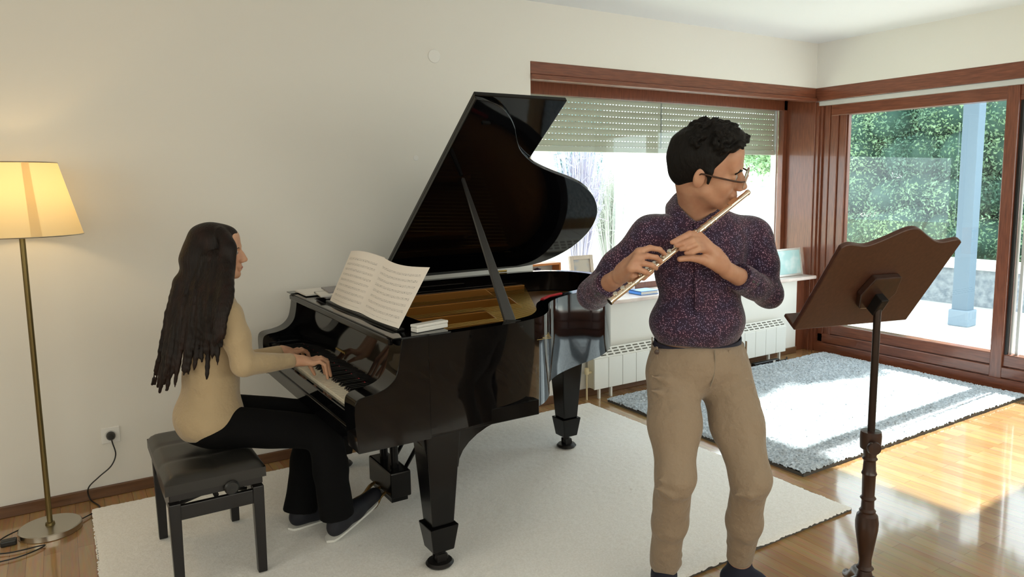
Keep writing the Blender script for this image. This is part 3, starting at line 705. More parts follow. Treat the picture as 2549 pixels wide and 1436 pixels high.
# legs
def leg(x, y, flare):
    mb = MB()
    a, b_ = .074, .047
    mb.hexa([(x+sx*b_, y+sy*b_, .205) for sx, sy in ((-1, -1), (1, -1), (1, 1), (-1, 1))]+[(x+sx*a, y+sy*a, .60) for sx, sy in ((-1, -1), (1, -1), (1, 1), (-1, 1))])
    mb.hexa([(x+sx*.046, y+sy*.046, .095) for sx, sy in ((-1, -1), (1, -1), (1, 1), (-1, 1))]+[(x+sx*.062, y+sy*.062, .205) for sx, sy in ((-1, -1), (1, -1), (1, 1), (-1, 1))])
    l_ = obj('leg', mb, lacq2_m, pn, bevel=.005)
    if flare:
        prof = [(x-.2, .615), (x-.075, .5)]+[(x-.06, .42), (x+.06, .42)]
        arc = [(x+.068+.30*(1-math.cos(t)), .44+.165*math.sin(t)) for t in np.linspace(0, math.pi/2, 9)]
        arc2 = [(x-.068-.09*(1-math.cos(t)), .50+.105*math.sin(t)) for t in np.linspace(math.pi/2, 0, 6)]
        out_ = arc2+[(x-.066, .46), (x+.066, .44)]+arc+[(x+.37, .618), (x-.16, .618)]
        obj('leg_bracket', MB().prism(out_, lambda a_, z: (a_, y-.055, z), lambda a_, z: (a_, y+.055, z)), lacq2_m, pn, smooth=40)
    mb = MB().tube([(x, y, .10), (x, y, .07)], .018, 12).box(x-.02, x+.02, y-.024, y-.018, .03, .075).box(x-.02, x+.02, y+.018, y+.024, .03, .075)
    mb.lathe([(.0, -.015), (.022, -.015), (.027, -.008), (.027, .008), (.022, .015), (0, .015)], (x+.008, y, .052), 20, (0, 1, 0))
    mb.lathe([(.0, 0), (.052, 0), (.058, .008), (.05, .018), (.02, .020), (0, .021)], (x, y, .0245), 24)
    obj('caster', mb, iron_m, l_, smooth=40)
leg(-4.53, -1.615, True); leg(-4.515, -.345, True); leg(-3.325, -.815, False)
# pedal lyre
for y in (-1.055, -.925): obj('lyre_post', MB().tube([(-4.49, y, .24), (-4.49, y, .60)], .0195, 14), lacq2_m, pn, smooth=40)
obj('lyre_box', MB().box(-4.54, -4.44, -1.135, -.845, .12, .245), lacq2_m, pn, bevel=.008)
obj('lyre_foot', MB().box(-4.53, -4.45, -1.11, -.87, .095, .125), lacq2_m, pn)
for y in (-1.06, -.99, -.92): obj('pedal', MB().tube(cat_rom([(-4.53, y, .135), (-4.565, y, .118), (-4.60, y, .078), (-4.67, y, .062)]), [.006, .006, .006, .006, .007, .007, .008, .008, .009, .010, .010, .011, .011, .011, .011, .010, .009, .008, .006], 10, flat=1.7), M('worn_brass', (.16, .10, .035), .4, metal=.8) if 'worn_brass' not in MT else MT['worn_brass'], pn, smooth=True)
for y in (-1.06, -.92): obj('lyre_brace', MB().tube([(-4.45, y, .21), (-4.18, y, .605)], .010, 8), lacq2_m, pn, smooth=True)
obj('pedal_rod', MB().tube([(-4.475, -.99, .24), (-4.475, -.99, .6)], .004, 6).tube([(-4.465, -.87, .24), (-4.465, -.87, .6)], .004, 6), brass_m, pn)

# ------------------------------------------------------------------ what lies on the piano
paper_m = M('printed_music', (.80, .75, .69), .75)
N, L = nodes(paper_m); b = N['Principled BSDF']
uv = N.new('ShaderNodeUVMap'); sp = N.new('ShaderNodeSeparateXYZ'); L.new(uv.outputs[0], sp.inputs[0])
def mth(op, a, b_=None, c_=None):
    n_ = N.new('ShaderNodeMath'); n_.operation = op
    for i_, q in enumerate((a, b_, c_)):
        if q is None: continue
        if isinstance(q, (int, float)): n_.inputs[i_].default_value = q
        else: L.new(q, n_.inputs[i_])
    return n_.outputs[0]
sv = mth('FRACT', mth('MULTIPLY', sp.outputs['Y'], 10.0))               # nine systems down the page
band = mth('MULTIPLY', mth('GREATER_THAN', sv, .30), mth('LESS_THAN', sv, .72))
ln = mth('LESS_THAN', mth('FRACT', mth('MULTIPLY', sv, 11.9)), .24)
staff = mth('MULTIPLY', band, ln)
cx = mth('FRACT', mth('MULTIPLY', sp.outputs['X'], 2.0))
mar = mth('MULTIPLY', mth('MULTIPLY', mth('GREATER_THAN', cx, .07), mth('LESS_THAN', cx, .93)), mth('MULTIPLY', mth('GREATER_THAN', sp.outputs['Y'], .06), mth('LESS_THAN', sp.outputs['Y'], .90)))
nz = N.new('ShaderNodeTexNoise'); nz.inputs['Scale'].default_value = 1; nz.inputs['Detail'].default_value = 1
mp = N.new('ShaderNodeMapping'); mp.inputs['Scale'].default_value = (95, 60, 1); L.new(uv.outputs[0], mp.inputs[0]); L.new(mp.outputs[0], nz.inputs['Vector'])
notes_ = mth('MULTIPLY', band, mth('GREATER_THAN', nz.outputs['Fac'], .60))
ink = mth('MULTIPLY', mar, mth('MAXIMUM', mth('MULTIPLY', staff, .5), mth('MULTIPLY', notes_, .55)))
mx = N.new('ShaderNodeMix'); mx.data_type = 'RGBA'; L.new(ink, mx.inputs[0]); mx.inputs[6].default_value = (.96, .91, .855, 1); mx.inputs[7].default_value = (.10, .09, .085, 1)
L.new(mx.outputs[2], b.inputs['Base Color'])
def paper_sheet(name, P, mat, parent, th=.0012):
    """P[i][j]: i across, j up; two-sided sheet with uv"""
    P = np.asarray(P, float); a, b_ = P.shape[:2]
    du = np.gradient(P, axis=0); dv = np.gradient(P, axis=1); nn = np.cross(du, dv); nn /= np.linalg.norm(nn, axis=-1, keepdims=True)
    mb = MB(); mb.grid(P+nn*th/2); mb.grid(P-nn*th/2)
    i_ = np.arange(a*b_).reshape(a, b_); n0 = a*b_
    ring = list(i_[:, 0])+list(i_[-1, 1:])+list(i_[-2::-1, -1])+list(i_[0, -2:0:-1])
    mb.add([], []); mb.f += [(ring[k], ring[(k+1) % len(ring)], n0+ring[(k+1) % len(ring)], n0+ring[k]) for k in range(len(ring))]; mb.mi += [0]*len(ring)
    o = obj(name, mb, mat, parent, smooth=60)
    ul = o.data.uv_layers.new(name='UVMap')
    idx = np.array([l.vertex_index for l in o.data.loops]) % n0
    uvs = np.stack([(idx//b_)/(a-1), (idx % b_)/(b_-1)], -1); ul.data.foreach_set('uv', uvs.astype(np.float32).ravel())
    return o
sm = thing('sheet_music', (-4.66, -1.15, 1.012), 'wide open sheet music with curling right page on the piano desk', 'sheet music')
nu, nv = 28, 10
def msheet(u0, u1, lift):
    P = np.zeros((nu, nv, 3))
    for i in range(nu):
        u = u0+(u1-u0)*i/(nu-1)
        for j in range(nv):
            v = j/(nv-1); y = -.745-.85*u+.025*v*0
            curl = max(0, u-.55)**2
            x = -4.662+lift+(.115+.0*u)*v+.16*curl*v-.01*curl
            z = 1.014+.232*v+.012*math.sin(math.pi*u*2)*v-.04*curl*v
            P[i, j] = (x-.012*math.sin(math.pi*min(1, u/.5))*(u < .5)-.012*math.sin(math.pi*min(1, (u-.5)/.5))*(u >= .5), y+.05*curl*v*2, z)
    return P
lp = paper_sheet('page', msheet(0, 1, .0), paper_m, sm)
paper_sheet('under_page', msheet(.02, .5, .006), paper_m, sm)
pp_ = thing('paper_stack', (-4.58, -.42, 1.004), 'stack of loose white papers and booklets at the left end of the piano top', 'papers')
wp_m = M('loose_paper', (.80, .78, .74), .75); gp_m = M('grey_booklet', (.30, .29, .30), .6)
def qprism(name, q, z0, z1, mt, par): return obj(name, MB().prism(q, lambda x, y: (x, y, z0+.0008), lambda x, y: (x, y, z1+.0004)), mt, par)
qprism('bottom_sheet', [(-4.70, -.47), (-4.70, -.26), (-4.42, -.24), (-4.42, -.47)], 1.004, 1.012, wp_m, pp_)
qprism('grey_booklet', [(-4.66, -.68), (-4.65, -.44), (-4.42, -.42), (-4.44, -.66)], 1.012, 1.019, gp_m, pp_)
qprism('white_booklet', [(-4.68, -.66), (-4.66, -.50), (-4.46, -.48), (-4.47, -.64)], 1.019, 1.026, wp_m, pp_)
qprism('grey_booklet', [(-4.62, -.60), (-4.60, -.40), (-4.43, -.39), (-4.45, -.58)], 1.026, 1.034, gp_m, pp_)
wb = thing('small_case', (-4.55, -1.64, 1.004), 'small white box lying on the right corner of the piano top', 'box')
obj('box_base', MB().obox((-4.555, -1.64, 1.0135), V3(.97, .22, 0), V3(-.22, .97, 0), V3(0, 0, 1), .075, .021, .0085), whitep_m, wb, bevel=.003)
obj('box_lid', MB().obox((-4.555, -1.64, 1.028), V3(.97, .22, 0), V3(-.22, .97, 0), V3(0, 0, 1), .076, .022, .0055), whitep_m, wb, bevel=.003)

# ================================================================== BENCH, LAMP, MUSIC STAND
be = thing('piano_bench', (-5.29, -.965, .024), 'black piano bench with tufted dark leather seat under the seated woman', 'bench')
def seat_mesh(x0, x1, y0, y1, z0, z1):
    nx, ny = 25, 41; P = np.zeros((nx, ny, 3))
    for i in range(nx):
        for j in range(ny):
            u, v = i/(nx-1), j/(ny-1)
            e = min(1, 9*min(u, 1-u))*1.0; f = min(1, 14*min(v, 1-v))
            r = math.sqrt(max(0, 1-(1-e)**2))*math.sqrt(max(0, 1-(1-f)**2))
            d = abs(math.sin(2*math.pi*u)*math.sin(3*math.pi*v))
            P[i, j] = (x0+(x1-x0)*u, y0+(y1-y0)*v, z1-.028+.028*r-.007*(1-d)**6*r)
    mb = MB().grid(P)
    mb.hexa([(x0, y0, z0), (x1, y0, z0), (x1, y1, z0), (x0, y1, z0), (x0, y0, z1-.028), (x1, y0, z1-.028), (x1, y1, z1-.028), (x0, y1, z1-.028)])
    return mb
BX0, BX1, BY0, BY1 = -5.475, -5.115, -1.285, -.655
obj('seat', seat_mesh(BX0, BX1, BY0, BY1, .425, .492), leather_m, be, smooth=50)
obj('seat_frame', MB().box(BX0+.012, BX1-.012, BY0+.012, BY1-.012, .395, .425), bench_m, be, bevel=.004)
lx = (BX0+.03, BX1-.03); ly = (BY0+.03, BY1-.06)
for x in lx:
    for y in ly:
        sx = 1 if x < -5.3 else -1; sy = 1 if y < -1 else -1
        obj('leg', MB().hexa([(x+a*.017, y+b*.017, .024) for a, b in ((-1, -1), (1, -1), (1, 1), (-1, 1))]+[(x+a*.021, y+b*.021, .385) for a, b in ((-1, -1), (1, -1), (1, 1), (-1, 1))]), bench_m, be, bevel=.003)
for y in ly: obj('apron', MB().box(lx[0], lx[1], y-.011, y+.011, .315, .372), bench_m, be, bevel=.003)
for x in lx: obj('apron', MB().box(x-.011, x+.011, ly[0], ly[1], .315, .372), bench_m, be, bevel=.003)
mb = MB()
for y in (-1.17, -.78):
    mb.tube([(-5.42, y, .345), (-5.17, y, .405)], .008, 6).tube([(-5.17, y, .345), (-5.42, y, .405)], .008, 6)
mb.tube([(-5.295, -1.24, .375), (-5.295, -.72, .375)], .010, 8); obj('scissor_lift', mb, iron_m, be)
obj('height_knob', MB().lathe([(0, 0), (.024, 0), (.028, .006), (.028, .02), (.022, .026), (0, .027)], (-5.245, BY0+.012, .41), 20, (0, -1, 0)).tube([(-5.245, BY0+.04, .41), (-5.245, -.9, .38)], .006, 6), blackp_m, be, smooth=40)

# floor lamp
LX, LY = -5.866, -.293
fl_ = thing('floor_lamp', (LX, LY, 0), 'lit floor lamp with cream shade on a round steel base by the wall', 'lamp')
obj('base', MB().lathe([(0, 0), (.122, 0), (.125, .003), (.125, .026), (.121, .030), (.02, .032), (0, .032)], (LX, LY, 0), 56), chrome_m, fl_, smooth=30)
obj('pole', MB().tube([(LX, LY, .03), (LX, LY, 1.62)], .0115, 14).lathe([(.0115, 0), (.02, 0), (.018, .012), (.0115, .014)], (LX, LY, .031), 20), M('dark_brass', (.20, .15, .06), .35, metal=.9), fl_, smooth=40)
mb = MB()
prof = [(.232, 1.362), (.155, 1.676)]; n_ = 64
def shell(r0, z0, r1, z1, a0, a1, n, dr=0):
    vs = []
    for i in range(n+1):
        t = a0+(a1-a0)*i/n
        vs += [(LX+(r0+dr)*math.cos(t), LY+(r0+dr)*math.sin(t), z0), (LX+(r1+dr)*math.cos(t), LY+(r1+dr)*math.sin(t), z1)]
    return vs, [(2*i, 2*i+2, 2*i+3, 2*i+1) for i in range(n)]
mb.add(*shell(.232, 1.362, .155, 1.676, 0, 2*math.pi, 64)); ls = obj('lamp_shade', mb, shade_m, fl_, smooth=True)
mb = MB(); a_ = -1.40
mb.add(*shell(.232, 1.362, .155, 1.676, a_, a_+.17, 4, .0015)); obj('shade_seam', mb, shade_m, ls, smooth=True)
mb = MB().torus((LX, LY, 1.362), (0, 0, 1), .232, .0025, 64, 6).torus((LX, LY, 1.676), (0, 0, 1), .155, .0025, 64, 6)
for k in range(3):
    t = k*2.094; mb.tube([(LX, LY, 1.60), (LX+.155*math.cos(t), LY+.155*math.sin(t), 1.676)], .002, 5)
obj('shade_ring', mb, chrome_m, ls)
obj('bulb', MB().lathe([(0, 0), (.014, .005), (.018, .03), (.03, .06), (.032, .08), (.022, .105), (0, .112)], (LX, LY, 1.47), 20), M('bulb_glow', (1, .9, .7), .5, emit=((1, .72, .38), 12)), fl_, smooth=True)
lampl = light('lamp_bulb_light', 'POINT', (LX, LY, 1.53), 8, (1.0, .66, .30)); lampl.data.shadow_soft_size = .035
lampl.parent = fl_; lampl.location = Vector((0, 0, 1.53))
cpath = cat_rom([(LX+.12, LY+.03, .012), (LX+.20, -.16, .008), (-5.70, -.03, .010), (-5.705, -.024, .07), (-5.655, -.03, .12), (-5.60, -.035, .165), (-5.575, -.03, .22), (-5.585, -.035, .285), (-5.589, -.035, .318)], 6)
obj('cord', MB().tube(cpath, .0032, 8).tube(cat_rom([(LX-.10, LY+.06, .02), (LX-.18, LY+.02, .008), (LX-.23, LY-.10, .008), (LX-.15, LY-.16, .008), (LX-.02, LY-.165, .008), (LX-.12, LY-.23, .008), (LX-.3, LY-.22, .008)], 6), .0032, 8), blackp_m, fl_, smooth=True)
obj('plug', MB().lathe([(0, 0), (.019, 0), (.0205, .008), (.0195, .03), (.012, .042), (0, .043)], (-5.589, -.008, .318), 20, (0, -1, 0)), blackp_m, fl_, smooth=40)
obj('foot_switch', MB().box(LX-.185, LX-.125, LY-.075, LY-.035, 0, .026), blackp_m, fl_, bevel=.006)

# wooden music stand, its desk seen from behind
SC = V3(-3.398, -2.756, 1.206); PSI, BT, SW, SH = 1.324, .952, .499, .386
st = thing('music_stand', (-3.412, -2.772, 0), 'dark wooden music stand with carved desk seen from behind, in front of the sliding door', 'music stand')
hh = V3(math.cos(PSI), math.sin(PSI), 0); e1 = V3(-math.sin(PSI), math.cos(PSI), 0)
e2 = V3(-math.cos(PSI)*math.cos(BT), -math.sin(PSI)*math.cos(BT), math.sin(BT)); en = np.cross(e1, e2)
if en@hh < 0: en = -en
top = []
for t in np.linspace(-1, 1, 41):
    a = abs(t)
    hgt = .5+(.055*math.exp(-(t/.33)**2)-.012*math.exp(-((a-.62)/.18)**2))/SH
    if a > .93: hgt -= (a-.93)*.5
    top.append((t*SW/2, hgt*SH))
ol = [(-SW/2, -SH/2), (SW/2, -SH/2)]+[(x, y) for x, y in reversed(top)]
bf_ = lambda h: (lambda x, y: tuple(SC+e1*x+e2*y+en*h))
dk = obj('desk_board', MB().prism(ol, bf_(-.009), bf_(.009)), board_m, st, smooth=30, bevel=.003)
mb = MB().obox(SC-e2*(SH/2-.006)+en*.032, e1, e2, en, SW/2, .007, .030); obj('ledge', mb, board_m, dk, bevel=.004)
hx = [(-.075, -.02), (-.045, -.085), (.045, -.085), (.075, -.02), (.055, .055), (-.055, .055)]
obj('mounting_block', MB().prism(hx, bf_(-.034), bf_(-.009)), stand_m, st, bevel=.004)
obj('hinge_bracket', MB().obox(SC-e2*.05-en*.05, e1, e2, en, .016, .035, .02), iron_m, st, bevel=.003)
PB = V3(-3.412, -2.772, 0)
obj('rod', MB().tube([PB+V3(0, 0, .66), SC-e2*.055-en*.055], .0125, 14), rod_m, st, smooth=40)
obj('collar', MB().lathe([(0, .0), (.026, 0), (.034, .006), (.036, .05), (.034, .066), (.0, .068)], PB+V3(0, 0, .625), 28), stand_m, st, smooth=35)
tc_ = -CW*V3(1, 1, 0); tc_ /= np.linalg.norm(tc_)
obj('clamp_knob', MB().lathe([(0, 0), (.008, 0), (.008, .014), (.022, .016), (.024, .022), (.022, .030), (0, .032)], PB+V3(0, 0, .648)+tc_*.03+CR*-.012, 22, tc_), stand_m, st, smooth=35)
pr = [(0, .10), (.045, .10), (.034, .13), (.026, .165), (.022, .18), (.030, .188), (.022, .198), (.021, .22), (.030, .28), (.038, .335), (.039, .36), (.035, .385), (.026, .395), (.028, .402), (.022, .41), (.021, .44), (.027, .448), (.021, .456), (.0225, .53), (.026, .538), (.022, .548), (.020, .585), (.026, .592), (.021, .60), (.024, .63), (0, .63)]
obj('turned_column', MB().lathe(pr, PB, 32), stand_m, st, smooth=28)
for k in range(3):
    t = PSI+math.pi/2+k*2.094; d = V3(math.cos(t), math.sin(t), 0)
    obj('foot', MB().tube(cat_rom([PB+d*.02+V3(0, 0, .14), PB+d*.10+V3(0, 0, .12), PB+d*.19+V3(0, 0, .05), PB+d*.26+V3(0, 0, .022)], 5), [.024]*6+[.021]*5+[.018]*5, 10), stand_m, st, smooth=True)

# ================================================================== PEOPLE
# a body is the zero surface of softly joined limbs, meshed as one continuous skin
def nrm(v): v = np.asarray(v, float); return v/np.linalg.norm(v)
class Sdf:
    def __init__(s): s.p = []
    def cap(s, a, b, ra, rb=None, k=.02):
        s.p.append(('c', np.asarray(a, float), np.asarray(b, float), ra, ra if rb is None else rb, k)); return s
    def chain(s, pts, rs, k=.01, k0=None):
        for i in range(len(pts)-1): s.cap(pts[i], pts[i+1], rs[i], rs[i+1], k0 if (i == 0 and k0) else k)
        return s
    def ell(s, c, r, R=None, k=.02):
        s.p.append(('e', np.asarray(c, float), np.asarray(r, float), np.eye(3) if R is None else np.asarray(R, float), k)); return s
    def sub_ell(s, c, r, R=None, k=.01):
        s.p.append(('se', np.asarray(c, float), np.asarray(r, float), np.eye(3) if R is None else np.asarray(R, float), k)); return s
    def sub_half(s, p, n, k=.004, lim=None):      # cut away the side n points to (within lim of p)
        s.p.append(('sh', np.asarray(p, float), nrm(n), lim, k)); return s
    def one(s, q, P):
        t = q[0]
        if t == 'c':
            a, b, ra, rb = q[1:5]; d = b-a; L2 = d@d+1e-12
            h = np.clip(((P-a)@d)/L2, 0, 1); return np.linalg.norm(P-a-h[:, None]*d, axis=1)-(ra+(rb-ra)*h)
        if t in ('e', 'se'):
            c, r, R = q[1:4]; l = (P-c)@R.T/r; k0 = np.linalg.norm(l, axis=1)+1e-9; k1 = np.linalg.norm(l/r, axis=1)+1e-9
            return k0*(k0-1)/k1
        p, n, lim = q[1:4]; d = -((P-p)@n)            # inside the removed half: d < 0
        if lim is not None: d = np.maximum(d, np.linalg.norm(P-p, axis=1)-lim)
        return d
    def ev(s, P, idx=None):
        D = None
        for i in (range(len(s.p)) if idx is None else idx):
            q = s.p[i]; d = s.one(q, P); k = q[-1]
            if D is None:
                if q[0][0] == 's': continue
                D = d; continue
            if q[0][0] == 's':
                d = -d; h = np.maximum(k-np.abs(D-d), 0)/k; D = np.maximum(D, d)+h*h*k*.25
            else:
                h = np.maximum(k-np.abs(D-d), 0)/k; D = np.minimum(D, d)-h*h*k*.25
        return D
    def bounds(s):
        lo, hi = np.full(3, 1e9), np.full(3, -1e9)
        for q in s.p:
            if q[0] == 'c':
                for p, r in ((q[1], q[3]), (q[2], q[4])): lo = np.minimum(lo, p-r); hi = np.maximum(hi, p+r)
            elif q[0] == 'e':
                r = q[2].max(); lo = np.minimum(lo, q[1]-r); hi = np.maximum(hi, q[1]+r)
        return lo, hi
    def mesh(s, h, disp=None, pad=.02):
        lo, hi = s.bounds(); lo = lo-pad; hi = hi+pad; B = 14
        n = np.ceil((hi-lo)/(h*B)).astype(int); NX, NY, NZ = (n*B+2)
        key = lambda i, j, k: (i*NY+j)*NZ+k
        R = B*h*math.sqrt(3)/2+h
        g = np.stack(np.meshgrid(*[np.arange(m) for m in n], indexing='ij'), -1).reshape(-1, 3)
        cen = lo+(g+.5)*B*h
        dc = s.ev(cen); amp = .02 if disp else .0
        act = g[np.abs(dc) < R*1.25+.03+amp]
        pos, neg = [], []
        off = np.stack(np.meshgrid(*[np.arange(B+1)]*3, indexing='ij'), -1).reshape(-1, 3)
        VK, VP, QS = [], [], []
        vals = [None]*len(s.p)
        for b in act:
            i0 = b*B; c = lo+(i0+B/2)*h
            cc = c[None]
            dd = np.array([s.one(q, cc)[0] for q in s.p])
            posi = [dd[i] for i in range(len(s.p)) if s.p[i][0][0] != 's']
            mn = min(posi)
            idx = [i for i in range(len(s.p)) if dd[i] < mn+2*R+s.p[i][-1] or (s.p[i][0] == 'se' and dd[i] < R+.02)]
            P = lo+(i0+off)*h
            D = s.ev(P, idx)
            if disp is not None: D = D+disp(P)
            D = D.reshape(B+1, B+1, B+1)
            if D.min() > 0 or D.max() < 0: continue
            ins = D < 0
            cnt = np.zeros((B, B, B)); acc = np.zeros((B, B, B, 3))
            for ax in range(3):
                sl0 = [slice(None)]*3; sl1 = [slice(None)]*3; sl0[ax] = slice(0, B); sl1[ax] = slice(1, B+1)
                a, c_ = D[tuple(sl0)], D[tuple(sl1)]
                ch = (a < 0) != (c_ < 0)
                t = np.where(ch, a/np.where(ch, a-c_, 1), 0)
                o1, o2 = [x for x in range(3) if x != ax]
                for u in (0, 1):
                    for v in (0, 1):
                        sl = [slice(None)]*3; sl[o1] = slice(u, B+u); sl[o2] = slice(v, B+v)
                        m_ = ch[tuple(sl)]; cnt += m_
                        acc[..., ax] += m_*t[tuple(sl)]; acc[..., o1] += m_*u; acc[..., o2] += m_*v
                # quads for the edges this block owns (o1, o2 index < B)
                sl = [slice(0, B)]*3; e = ch[tuple(sl)]
                I = np.argwhere(e)
                if len(I):
                    sg = (a < 0)[tuple(sl)][e]; I = I+i0
                    d1 = np.zeros(3, int); d1[o1] = 1; d2 = np.zeros(3, int); d2[o2] = 1
                    c4 = [I, I-d1, I-d1-d2, I-d2]
                    q = np.stack([key(x[:, 0]+1, x[:, 1]+1, x[:, 2]+1) for x in c4], 1)
                    fl = sg if ax != 1 else ~sg
                    q = np.where(fl[:, None], q, q[:, ::-1]); QS.append(q)
            m_ = cnt > 0; I = np.argwhere(m_)
            VK.append(key(I[:, 0]+i0[0]+1, I[:, 1]+i0[1]+1, I[:, 2]+i0[2]+1))
            VP.append(lo+(I+i0+acc[m_]/cnt[m_][:, None])*h)
        VK = np.concatenate(VK); VP = np.concatenate(VP); QS = np.concatenate(QS)
        VK, u = np.unique(VK, return_index=True); VP = VP[u]
        ix = np.searchsorted(VK, QS); ix = np.clip(ix, 0, len(VK)-1); ok = (VK[ix] == QS).all(1)
        return VP, ix[ok]

def wrinkle(amp, seed, sx=1., flow=None):
    r_ = np.random.default_rng(seed); W = [(nrm(r_.normal(0, 1, 3))*r_.uniform(22, 46)*sx, r_.uniform(0, 6.28), nrm(r_.normal(0, 1, 3))*r_.uniform(6, 14)) for _ in range(6)]
    def f(P):
        D = np.zeros(len(P))
        for k, ph, k2 in W: D += np.sin(P@k+ph+1.2*np.sin(P@k2))*(.5+.5*np.sin(P@k2*.7+ph))
        return amp*D/2.2
    return f
def frame(f, up):
    f = nrm(f); l = nrm(np.cross(up, f)); u = np.cross(f, l); return np.stack([f, l, u])   # rows: forward, left, up
def head_sdf(S, C, R, s, jaw=1., k=.012):
    W = lambda *p: C+s*(V3(*p)@R)
    E = lambda c, r, kk: S.ell(W(*c), V3(*r)*s, R, kk*s)
    E((-.016, 0, .026), (.098, .076, .094), .02)
    E((.036, 0, -.036), (.058, .060*jaw, .082), .03)
    for y in (-1, 1):
        S.cap(W(.012, y*.050*jaw, -.055), W(.070, y*.018, -.100), .020*s, .017*s, .02*s)
        E((.062, y*.038, -.032), (.024, .022, .026), .02)
        S.cap(W(.082, y*.040, .020), W(.093, y*.012, .018), .010*s, .010*s, .012*s)
    E((.080, 0, -.100), (.020*jaw, .024*jaw, .019), .015)
    E((.072, 0, .055), (.030, .055, .045), .03)
    for y in (-1, 1): S.sub_ell(W(.100, y*.033, -.001), V3(.014, .019, .012)*s, R, .012*s)
    S.cap(W(.094, 0, .010), W(.119, 0, -.036), .0085*s, .0115*s, .010*s)
    E((.099, 0, -.024), (.019, .0125, .027), .010)
    for y in (-1, 1): E((.108, y*.011, -.042), (.012, .0085, .008), .006)
    E((.094, 0, -.066), (.012, .026, .012), .012)
    S.cap(W(.098, -.017, -.0685), W(.098, .017, -.0685), .0055*s, .0055*s, .005*s)
    S.cap(W(.097, -.015, -.0800), W(.097, .015, -.0800), .0065*s, .0065*s, .005*s)
    for y in (-1, 1):
        E((.083, y*.033, -.001), (.0125, .0145, .0125), .004)
        Re = R.copy(); a = .45*y; f, l, u = R; fe = nrm(f*math.cos(.35)-l*0+u*-.0); 
        ra = np.stack([nrm(f+l*y*-.45), nrm(l+f*y*.45), u])
        S.ell(W(-.012, y*.082, -.008), V3(.019, .0075, .031)*s, ra, .006*s)
        S.sub_ell(W(-.004, y*.0915, -.004), V3(.009, .0055, .017)*s, ra, .004*s)
    return W
def finger_set(S, pts_r, k=.003, k0=.008):
    for pts, rs in pts_r: S.chain(pts, rs, k, k0)
def nail(tip, prev, up, r, name, par, mat):
    d = nrm(tip-prev); n = nrm(up-d*(up@d)); b = np.cross(d, n); c = tip+n*r*.80
    P = [[c+d*(i*r*.62)+b*(j*r*.62)-n*(j*j*r*.28+.0*i) for j in np.linspace(-1, 1, 5)] for i in np.linspace(-1, 1.1, 4)]
    return P
def eye(name, W, R, s, y, par, iris=(.05, .025, .012)):
    mb = MB(); c = W(.0835, y*.033, -.001)
    f = nrm(R[0]*.9-R[2]*.25)
    mb.lathe([(0, -.0095*s), (.0105*s, -.004*s), (.0122*s, .002*s), (.0108*s, .0075*s), (.0065*s, .0112*s), (0, .0125*s)], c, 20, f)
    o = obj('eye', mb, M('eye_white_'+name, (.42, .38, .35), .3), par, smooth=True)
    mb = MB().lathe([(.0060*s, .0110*s), (.0058*s, .0120*s), (0, .0131*s)], c, 18, f)
    obj('iris', mb, M('iris_'+name, iris, .15), o, smooth=True)
    return o

# ------------------------------------------------------------------ the flute player
FA, FB = U(1518, 751, 2.27), U(1864, 477, 2.45)
def fl_d(px): return 2.27+.18*(px-1518)/346
man = thing('person', (-3.78, -2.37, 0), 'standing person in a speckled plum shirt and beige trousers playing a flute', 'person')
HC = U(1759, 419, 2.47); HS = 1.10
hf = nrm(.93*CR-.21*CU-.23*CW); hu = .073*CR+.86*CU-.45*CW
HR = frame(hf, hu)
# joints
RS, LS = U(1622, 588, 2.56), U(1864, 588, 2.68)
RE, LE = U(1476, 731, 2.66), U(1912, 728, 2.66)
RW, LW = U(1536, 692, 2.42), U(1808, 672, 2.46)
NB, CH, WA, PE = U(1740, 545, 2.62), U(1745, 655, 2.64), U(1738, 800, 2.69), U(1738, 905, 2.70)
HRr, HLl = U(1675, 935, 2.68), U(1806, 935, 2.72)
KR, KL = U(1682, 1185, 2.55), U(1866, 1190, 2.58)
AR, AL = U(1653, 1412, 2.77), U(1841, 1398, 2.79)
lat = nrm(CR*.96+CW*.26); fro = nrm(-CW*.96+CR*.26); upv = V3(0, 0, 1)
lat[2] = 0; lat = nrm(lat); fro = nrm(np.cross(lat, upv)); TR = np.stack([lat, fro, upv])
S = Sdf()
MW = head_sdf(S, HC, HR, HS)
S.cap(MW(-.028, 0, -.055), NB+V3(0, 0, .01), .064, .066, .03)
S.ell(CH, (.165, .105, .20), TR, .05); S.ell(WA, (.132, .086, .17), TR, .05); S.ell(PE, (.150, .096, .12), TR, .05)
for s_, e_, w_ in ((RS, RE, RW), (LS, LE, LW)):
    S.cap(CH*.45+s_*.55, s_, .07, .056, .05); S.chain([s_, e_], [.05, .040], .03); S.chain([e_, w_*.92+e_*.08], [.042, .029], .02)
for h_, k_, a_ in ((HRr, KR, AR), (HLl, KL, AL)):
    S.chain([h_, k_, a_], [.082, .054, .040], .03)
def handp(px, py, dd): return U(px, py, fl_d(px)+dd)
